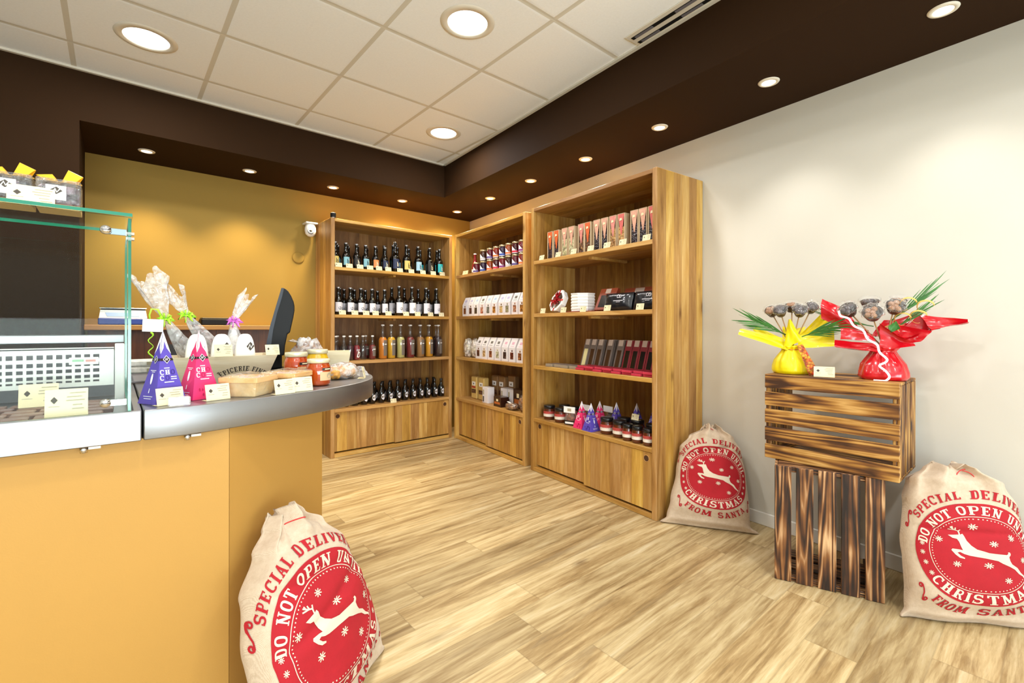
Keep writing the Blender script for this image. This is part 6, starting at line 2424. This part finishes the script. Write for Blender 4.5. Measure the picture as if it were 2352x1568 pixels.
M['light_wood'] = wood('pale planed wood', ['d2bd98', 'e4d4b4', 'efe4cc'], 'x', None, rough=0.6, knots=False)
t = flared('wooden_trug', (0.312, 2.095, ZW), 0.0, 0.132, 0.166, 0.072, 0.105, 0.1, M['light_wood'], 'pale wooden box lettered EPICERIE FINE, full of gifts', 'box')
sl = Vector((0, -(0.105 - 0.072), 0.1)).normalized()
nr = Vector((0, -sl.z, sl.y))
f_ = lambda u, v: Vector((u, -0.072, 0)) + sl * v + nr * 0.0006
tp = arc_text('EPICERIE FINE', 0.115, 0.019, 90, 74, wide=0.86, track=0.10)
mb = decal_mb([[(x + 0.052, y - 0.069) for x, y in q] for q in cut(tp, 0.02)], f_)
ac = stroke([(-0.083, 0.1085), (-0.077, 0.1135)], 0.003)
decal_mb([[(x + 0.052, y - 0.069) for x, y in q] for q in ac], f_, mb)
obj('lettering', mb.mesh('lettering', False), M['ink'], t)
for i, (x, y, rz) in enumerate(((0.228, 2.078, -0.15), (0.305, 2.074, 0.1), (0.383, 2.076, 0.15))):
    t = empty('white_paper_bag', (x, y, ZW + 0.009), rz)
    tag(t, 'rounded white paper bag with dark diamond, %s of the three in the wooden box' % ['leftmost', 'middle', 'rightmost'][i], 'bag', 'three white paper bags')

    def f(i_, j_, W=0.0365, D=0.020, H=0.172):
        a = 2 * pi * i_
        c, s_ = cos(a), sin(a)
        z = H * sin(pi / 2 * j_)
        k = 1.0 if j_ < 0.2 else cos(pi / 2 * ((j_ - 0.2) / 0.8)) ** 0.6
        return (W * k * math.copysign(abs(c) ** 0.7, c), D * k * math.copysign(abs(s_) ** 0.8, s_) * (0.8 + 0.2 * k), z)
    obj('bag_body', MB().grid(f, 36, 22), M['white'], t)
    mb = decal_mb(diamond(0.012, 0.124, 0.017, 0.014), lambda u, v: (u, -0.0215, v))
    decal_mb(stroke([(0.004, 0.116), (0.009, 0.131), (0.014, 0.118), (0.020, 0.132)], 0.003), lambda u, v: (u, -0.0222, v), mb, 1)
    obj('diamond_print', mb.mesh('print', False), [M['ink'], M['white']], t)
wcard(card_mb(0.058, 0.044, foot=False).mesh('price_card', False), (0.300, 1.988, ZW + 0.1002), radians(8), 'cream price card clipped to the rim of the wooden box, middle')
wcard(card_mb(0.052, 0.040, foot=False).mesh('price_card', False), (0.462, 1.990, ZW + 0.1002), radians(12), 'cream price card clipped to the rim of the wooden box, right corner')
for q in COL.objects:
    if q.name.startswith('price_card') and not q.data.materials:
        for m_ in CARDM:
            q.data.materials.append(m_)
M['green_ribbon'] = paint('lime green ribbon', 'b8f03c', 0.4)
M['pink_ribbon'] = paint('pink ribbon', 'e07ad8', 0.4)
M['grey_choc'] = speckle('chocolates and paper in a cone', ['8a7f80', 'd8d0d0', '5a4a48', 'c0b4b4', '6a5a58'], 60, 0.5)
M['red_choc'] = speckle('red and brown sweets in a cone', ['7a4444', '9a7a74', '5a2a2c', 'c0a09a'], 70, 0.5)


def cello(tie, tail, tw, foot, fw, label, ribbon, fill, seed, group='cellophane cones tied with ribbon'):
    """cellophane cone: filled body from tie to foot, flared tail above the tie"""
    tie, tail, foot = Vector(tie), Vector(tail), Vector(foot)
    t = empty('cellophane_gift', tuple(foot))
    tag(t, label, 'gift', group)
    tie, tail, foot = tie - foot, tail - foot, Vector((0, 0, 0))

    def cone(a, b, ra, rb, rip, sd, jag=0.0, flat=0.6):
        ax = (b - a)
        u = ax.normalized()
        s1 = u.cross(Vector((0.2, 1, 0.1))).normalized()
        s2 = u.cross(s1)

        def f(i, j):
            w = 2 * pi * i
            r = ra + (rb - ra) * j ** 0.85
            k = 1 + rip * sin(7 * w + sd) * j + 0.7 * rip * sin(13 * w + 2 * sd) * j + 0.2 * noise.noise(Vector((cos(w) * 2, sin(w) * 2, j * 3 + sd)))
            e = jag * j * (sin(3 * w + sd) + 0.6 * sin(5 * w + 2 * sd))
            return a + ax * j + u * e + (s1 * cos(w) + s2 * sin(w) * flat) * r * k
        return f
    obj('cellophane_tail', MB().grid(cone(tie, tail, 0.008, tw, 0.16, seed, 0.022), 60, 14), M['film'], t)
    obj('cellophane_body', MB().grid(cone(tie, foot, 0.008, fw, 0.08, seed + 2), 48, 14), M['film'], t)
    obj('sweets', MB().grid(cone(tie.lerp(foot, 0.25), foot.lerp(tie, 0.02), 0.006, fw * 0.78, 0.05, seed + 3), 36, 12), fill, t)
    mb = MB()
    rnd = random.Random(int(seed * 10))
    for k in range(7):
        a = 2 * pi * k / 7
        L = 0.020 + 0.010 * rnd.random()
        d = Vector((cos(a), -0.3 + 0.3 * sin(a), 0.9 * sin(a)))
        mb.tube([tie, tie + d * L * 0.6 + Vector((0, -0.012, 0.006)), tie + d * L + Vector((0, -0.010, -0.004)), tie + d * L * 0.4 + Vector((0, -0.014, -0.006))], [0.003, 0.006, 0.006, 0.003], 6, flat=0.3)
    mb.tube([tie + Vector((0.011 * cos(a), 0.011 * sin(a), 0)) for a in [i * pi / 6 for i in range(12)]], 0.003, 6, closed=True)
    obj('ribbon', mb, ribbon, t)
    return t, tie


t, tie = cello((0.137, 2.105, 1.135), (0.090, 2.105, 1.282), 0.050, (0.215, 2.158, 1.000), 0.036, 'cellophane cone with lime ribbon and white tag, leftmost in the wooden box', M['green_ribbon'], M['grey_choc'], 1.1)
mb = MB().tube([tie + Vector((-0.010, -0.01, 0.006)), tie + Vector((-0.022, -0.015, 0.034)), tie + Vector((-0.040, -0.018, 0.036)), tie + Vector((-0.046, -0.02, 0.015)), tie + Vector((-0.044, -0.02, -0.005))], 0.004, 6, flat=0.3)
P_ = tie + Vector((-0.042, -0.02, -0.045))
mb.tube([P_ + Vector((0.007 * sin(i * 0.9), -0.004 * cos(i * 0.9), -0.0058 * i)) for i in range(17)], 0.0034, 6, flat=0.35)
obj('ribbon_curl', mb, M['green_ribbon'], t)
obj('gift_tag', MB().box(-0.029, 0.029, 0, 0.001, -0.024, 0.020, M=Matrix.Translation(tie + Vector((-0.036, -0.026, -0.020))) @ Matrix.Rotation(0.04, 4, 'Y')), M['white'], t)
cello((0.200, 2.115, 1.150), (0.166, 2.12, 1.235), 0.030, (0.290, 2.164, 1.020), 0.038, 'cellophane cone with lime ribbon, second from left in the wooden box', M['green_ribbon'], M['red_choc'], 3.7)
cello((0.355, 2.150, 1.131), (0.402, 2.150, 1.228), 0.026, (0.362, 2.152, 1.000), 0.036, 'cellophane bag with pink ribbon, standing at the right of the wooden box', M['pink_ribbon'], M['white'], 5.2)
# till screen seen edge-on from behind
PX = lambda x, y: ((x - 360) / 6.032, (1060 - y) / 6.032)
outline = [(385, 122), (432, 128), (470, 165), (505, 225), (535, 300), (548, 360), (549, 430), (535, 520), (515, 620), (492, 738), (462, 752), (448, 830), (432, 910), (425, 1000), (420, 1050), (250, 1056), (222, 1000), (205, 880), (250, 640), (330, 330)]
sc_ = 2.10 / 1073.9
prof = [(PX(x, y)[0] * sc_, PX(x, y)[1] * sc_) for x, y in outline]
vd = Vector((0.2385, 1.0, 0)).normalized()
t = empty('till_screen', (0.552, 2.27, 0.978), atan2(vd.y, vd.x) - pi / 2)
tag(t, 'black till screen seen from its edge behind the honey jars', 'monitor')
mb = MB()
n = len(prof)
mb.add([(x, 0.0, z) for x, z in prof] + [(x, 0.27, z) for x, z in prof], [tuple(range(n)), tuple(range(n, 2 * n))] + [(i, (i + 1) % n, n + (i + 1) % n, n + i) for i in range(n)])
o = obj('screen_housing', mb, M['black'], t)
bv = o.modifiers.new('soft edges', 'BEVEL'); bv.width = 0.006; bv.segments = 3
mb = MB().box(-0.040, 0.012, 0.10, 0.17, -0.062, 0.01, c=0.004).box(-0.062, 0.030, 0.04, 0.23, -0.0765, -0.062, c=0.004)
obj('stand', mb, M['black'], t)
bz = [PX(x, y) for x, y in [(385, 122), (418, 124), (392, 250), (330, 480), (285, 700), (262, 900), (250, 1050), (222, 1000), (205, 880), (250, 640), (330, 330)]]
o = obj('bezel', MB().prism([(x * sc_, y * sc_) for x, y in bz], 0.0005, 0.0035, M=Matrix.Rotation(pi / 2, 4, 'X')), paint('dark blue grey bezel', '2c313a', 0.5), t)
t = empty('wooden_block', (0.580, 2.225, ZW), radians(20))
obj('block', MB().box(-0.018, 0.018, -0.012, 0.012, 0, 0.052, c=0.002), M['back_board'], t)
tag(t, 'small orange wooden block under the till screen', 'block')
flared('wooden_trug', (0.806, 2.255, ZW), radians(-20), 0.042, 0.054, 0.05, 0.062, 0.094, M['light_wood'], 'small pale wooden box behind the croissant bag near the counter tip', 'box')
t = empty('biscuit_bag', (0.640, 2.190, ZW), radians(-10))
tag(t, 'crumpled cellophane bag of brown meringues between till screen and pale box', 'bag')
obj('biscuits', blob(MB(), 0.058, 0.04, 0.075, 0.066, 9.1, 0.3, 9), M['biscuit'], t)
obj('film_bag', blob(MB(), 0.064, 0.046, 0.086, 0.072, 3.3, 0.22, 9), M['film'], t)
mb = MB()
patch(mb, (-0.02, 0, 0.135), (0.03, 0, 0.125), (-0.055, -0.02, 0.155), (-0.075, 0.0, 0.145), 0.012, 2, 0.008)
patch(mb, (-0.02, 0, 0.13), (0.03, 0, 0.12), (0.08, -0.01, 0.095), (0.045, 0.0, 0.16), 0.012, 5, 0.008)
obj('film_ends', mb, M['film'], t)
t = empty('pastry_bag', (0.694, 1.895, ZW), radians(18))
tag(t, 'clear bag of golden pastries lying near the rounded counter tip', 'bag')
M['pastry'] = paint('golden baked pastry', 'd89a48', 0.55, var=0.3, vscale=28, bmp=0.3, bscale=60)
for k in range(3):
    obj('pastry', blob(MB(), 0.026, 0.036, 0.026, 0.024, 2.0 + k, 0.2, 8).mesh('pastry'), M['pastry'], t, (-0.040 + 0.038 * k, 0.004 * k, 0.001))
obj('film_bag', blob(MB(), 0.068, 0.046, 0.034, 0.031, 6.6, 0.18, 10), M['film'], t)
mb = MB()
patch(mb, (0.055, -0.02, 0.010), (0.055, 0.02, 0.03), (0.115, 0.03, 0.042), (0.108, -0.03, 0.004), 0.012, 3, 0.007)
obj('film_end', mb, M['film'], t)
# trays at the left behind the pyramid
for k, (z, h, lab) in enumerate(((0.0, 0.034, 'clear glassy tray at the bottom of the small pile beside the display case'), (0.0346, 0.024, 'white patterned tray, middle of the small pile beside the display case'),
                                 (0.0592, 0.024, 'white patterned tray on top of the small pile beside the display case'))):
    t = empty('sweets_tray', (0.100, 2.275, ZW + z))
    obj('tray_body', MB().box(-0.062, 0.062, -0.05, 0.05, 0, h, c=0.005), M['acrylic'] if k == 0 else M['tray_white'] if 'tray_white' in M else M.setdefault('tray_white', paint('white patterned tray', 'e6e2d8', 0.5, var=0.2, vscale=70)), t)
    if k:
        obj('label', MB().box(-0.01, 0.02, -0.0512, -0.0502, 0.006, 0.018), M['soft_ink'], t)
    tag(t, lab, 'tray', 'small pile of trays')
t = empty('card_terminal', (0.215, 2.36, ZW), radians(15))
obj('terminal_body', MB().add([(-0.045, -0.05, 0), (0.045, -0.05, 0), (0.045, 0.08, 0), (-0.045, 0.08, 0), (-0.040, -0.045, 0.03), (0.040, -0.045, 0.03), (0.040, 0.07, 0.135), (-0.040, 0.07, 0.135)],
                              [(0, 1, 2, 3), (4, 5, 6, 7), (0, 1, 5, 4), (1, 2, 6, 5), (2, 3, 7, 6), (3, 0, 4, 7)]), M['black'], t)
tag(t, 'black sloping card terminal behind the wooden box', 'terminal')

# ------------------------------------------------------------------ inside and on top of the display case
M['slab'] = wood('milk chocolate slab', ['4c3228', '6c4c3e', '8c6c5a'], 'x', None, rough=0.4, fine=2.0, knots=False)
rnd = random.Random(11)
slab_me = MB().box(-0.029, 0.029, -0.024, 0.024, 0, 0.013, c=0.002).mesh('chocolate_tablet')
slab_me.materials.append(M['slab'])
ZI = ZT - 0.022 + 0.0006
for r_ in range(6):
    for c_ in range(6):
        o = bpy.data.objects.new('chocolate_tablet', slab_me)
        COL.objects.link(o)
        o.location = (-0.032 - c_ * 0.066 + (0.02 if r_ % 2 else 0) * -1, 1.548 + r_ * 0.062, ZI)
        o.rotation_euler = (0, 0, rnd.uniform(-0.06, 0.06))
        tag(o, 'milk chocolate tablet in the display case, %s row from the glass, %s from the right' % (ORD[r_], ORD[c_]), 'chocolate', 'chocolate tablets in the display case')
wcard(card_mb(0.076, 0.066).mesh('price_card', False), (-0.088, 1.572, ZI + 0.0136), 0.0, 'large cream price card on the chocolate slabs, nearer the glass')
wcard(card_mb(0.076, 0.062).mesh('price_card', False), (-0.155, 1.800, ZI + 0.0136), 0.0, 'large cream price card on the chocolate slabs, farther from the glass')
for q in COL.objects:
    if q.name.startswith('price_card') and not q.data.materials:
        for m_ in CARDM:
            q.data.materials.append(m_)
t = empty('red_packet', (-0.290, 1.875, ZI + 0.0136))
obj('packet_body', blob(MB(), 0.04, 0.03, 0.018, 0.017, 1.0, 0.1, 6), M['print_red'], t)
tag(t, 'small red packet lying on the slabs at the left edge', 'packet')
M['yellow_ribbon'] = paint('yellow satin ribbon', 'f0b828', 0.3)
M['tray_kraft'] = paint('pale kraft tray', 'e2b478', 0.6)
M['dark_assorted'] = speckle('assorted dark chocolates', ['1e1418', '3a2c3a', '5a4458', '8a7480', '2a1c18'], 55, 0.35)
for i, x in enumerate((-0.1015, -0.184, -0.2665)):
    t = empty('chocolate_gift_box', (x, 1.590, 1.3876))
    tag(t, 'clear box of dark chocolates with yellow ribbon, %s on the glass case' % ['right end', 'second from right', 'leftmost'][i], 'box', 'boxes of chocolates on the glass case')
    obj('base_tray', MB().box(-0.038, 0.038, -0.03, 0.05, 0, 0.012, c=0.001), M['tray_kraft'], t)
    obj('chocolates', MB().box(-0.035, 0.035, -0.0275, 0.0475, 0.012, 0.058, c=0.006), M['dark_assorted'], t)
    obj('clear_cover', MB().box(-0.0385, 0.0385, -0.0305, 0.0505, 0.0122, 0.072, c=0.002), M['thin_film'], t)
    mb = MB().box(-0.022, 0.013, -0.0318, -0.0308, 0.022, 0.056, 0)
    decal_mb(diamond(-0.004, 0.044, 0.009, 0.011), lambda u, v: (u, -0.0322, v), mb, 1)
    decal_mb(stroke([(-0.010, 0.040), (-0.006, 0.048), (-0.003, 0.040), (0.002, 0.048)], 0.002), lambda u, v: (u, -0.0325, v), mb, 0)
    obj('label', mb, [M['white'], M['ink']], t)
    mb = MB().box(-0.0393, 0.0393, 0.004, 0.016, 0.0722, 0.0736)
    for (s_, w_) in ((-1, 0.034), (1, 0.030)):
        def lf(a_, b_):
            th = pi * a_
            u_ = (b_ - 0.5) * 0.026
            return (s_ * (0.016 + 0.012 * sin(th)) + u_ * (0.9 + 0.3 * a_), 0.002 + 0.022 * a_ - 0.008 * s_ * b_, 0.0738 + (0.026 if s_ > 0 else 0.015) * sin(th) * (1 - 0.55 * s_ * (b_ - 0.5)))
        mb.grid(lf, 16, 2)
    obj('ribbon_bow', mb, M['yellow_ribbon'], t)
wcard(card_mb(0.078, 0.047, foot=False).mesh('price_card', False), (-0.146, 1.548, 1.3878), 0.0, 'cream price card leaning on the boxes on the glass case')
for q in COL.objects:
    if q.name.startswith('price_card') and not q.data.materials:
        for m_ in CARDM:
            q.data.materials.append(m_)

# ------------------------------------------------------------------ along the yellow wall
ZBC = 1.1208
M['scale_blue'] = paint('dark blue plastic', '1c3a9a', 0.35)
t = empty('kitchen_scale', (0.045, 4.20, ZBC))
tag(t, 'blue and white kitchen scale on the wooden back counter', 'scale')
obj('base', MB().box(-0.13, 0.13, -0.06, 0.12, 0, 0.045, c=0.006), M['scale_blue'], t)
mb = MB().add([(-0.125, -0.055, 0.0455), (0.125, -0.055, 0.0455), (0.125, 0.115, 0.0455), (-0.125, 0.115, 0.0455), (-0.118, -0.03, 0.10), (0.118, -0.03, 0.10), (0.118, 0.11, 0.10), (-0.118, 0.11, 0.10)],
              [(0, 1, 2, 3), (4, 5, 6, 7), (0, 1, 5, 4), (1, 2, 6, 5), (2, 3, 7, 6), (3, 0, 4, 7)])
obj('body', mb, M['white_plastic'], t)
mb = MB().add([(-0.085, -0.0525, 0.056), (0.085, -0.0525, 0.056), (0.078, -0.040, 0.082), (-0.095, -0.040, 0.082)], [(0, 1, 2, 3)])
obj('display', mb, paint('blue grey display', '7c98c8', 0.3), t)
obj('platter', MB().box(-0.125, 0.125, -0.04, 0.115, 0.1085, 0.116, c=0.003), M['chrome'], t)
obj('platter_support', MB().box(-0.115, 0.115, -0.03, 0.105, 0.1002, 0.1083), M['black'], t)
t = empty('receipt_printer', (0.585, 4.24, ZBC))
obj('printer_body', MB().box(-0.10, 0.10, -0.07, 0.08, 0, 0.046, c=0.006), M['black'], t)
obj('lid', MB().box(-0.095, 0.095, -0.065, 0.075, 0.0465, 0.056, c=0.004), paint('dark grey lid', '4a4438', 0.5), t)
tag(t, 'low black receipt printer on the back counter behind the gifts', 'printer')
t = empty('desk_stapler', (0.44, 4.22, ZBC))
obj('stapler_body', MB().box(-0.03, 0.03, -0.04, 0.04, 0, 0.03, c=0.004).box(-0.012, 0.012, -0.03, 0.03, 0.0302, 0.075, c=0.004), M['black'], t)
tag(t, 'small black device left of the receipt printer on the back counter', 'device')
# camera on the wall
t = empty('security_camera', (1.312, YB, 1.985))
tag(t, 'white domed security camera on the yellow wall beside the bottle rack', 'camera')
obj('bracket', MB().box(-0.055, 0.045, -0.115, -0.0005, 0.030, 0.044, c=0.004).box(-0.03, 0.03, -0.012, -0.0005, -0.02, 0.03, c=0.003), M['white_plastic'], t)
R = Matrix.Translation((-0.008, -0.075, -0.025))
obj('body', MB().lathe([(0, -0.058), (0.022, -0.052), (0.040, -0.034), (0.047, -0.005), (0.045, 0.025), (0.036, 0.045), (0.030, 0.0545), (0, 0.0545)], 28, M=R), M['white_plastic'], t)
R = Matrix.Translation((-0.016, -0.110, -0.040)) @ Matrix.Rotation(radians(-14), 4, 'Z') @ Matrix.Rotation(radians(72), 4, 'X')
ln = obj('lens_ring', MB().lathe([(0, 0.012), (0.014, 0.012), (0.017, 0.015), (0.024, 0.012), (0.025, -0.006)], 24, M=R), paint('pale grey lens ring', '9aa0ac', 0.3), t)
obj('lens', MB().lathe([(0, 0.0145), (0.007, 0.0140), (0.011, 0.0125)], 20, M=R), M['black'], ln)
t = empty('round_cover', (1.225, YB - 0.0004, 1.719))
obj('cover_plate', MB().lathe([(0, 0.010), (0.040, 0.010), (0.049, 0.006), (0.051, 0.0), (0, 0)], 36, M=Matrix.Rotation(pi / 2, 4, 'X')), M['yellow_wall'], t)
tag(t, 'round yellow painted cover plate on the wall beside the bottle rack', 'cover plate')
t = empty('black_canister', (1.398, 4.035, 2.0305))
obj('canister_body', MB().lathe([(0, 0), (0.021, 0), (0.023, 0.003), (0.023, 0.040), (0.020, 0.045), (0, 0.045)], 24), M['black'], t)
obj('base_ring', MB().lathe([(0.0232, 0.001), (0.0245, 0.002), (0.0245, 0.007), (0.0232, 0.008)], 24), M['chrome'], t)
tag(t, 'small black canister on top of the bottle rack, left front corner', 'canister')
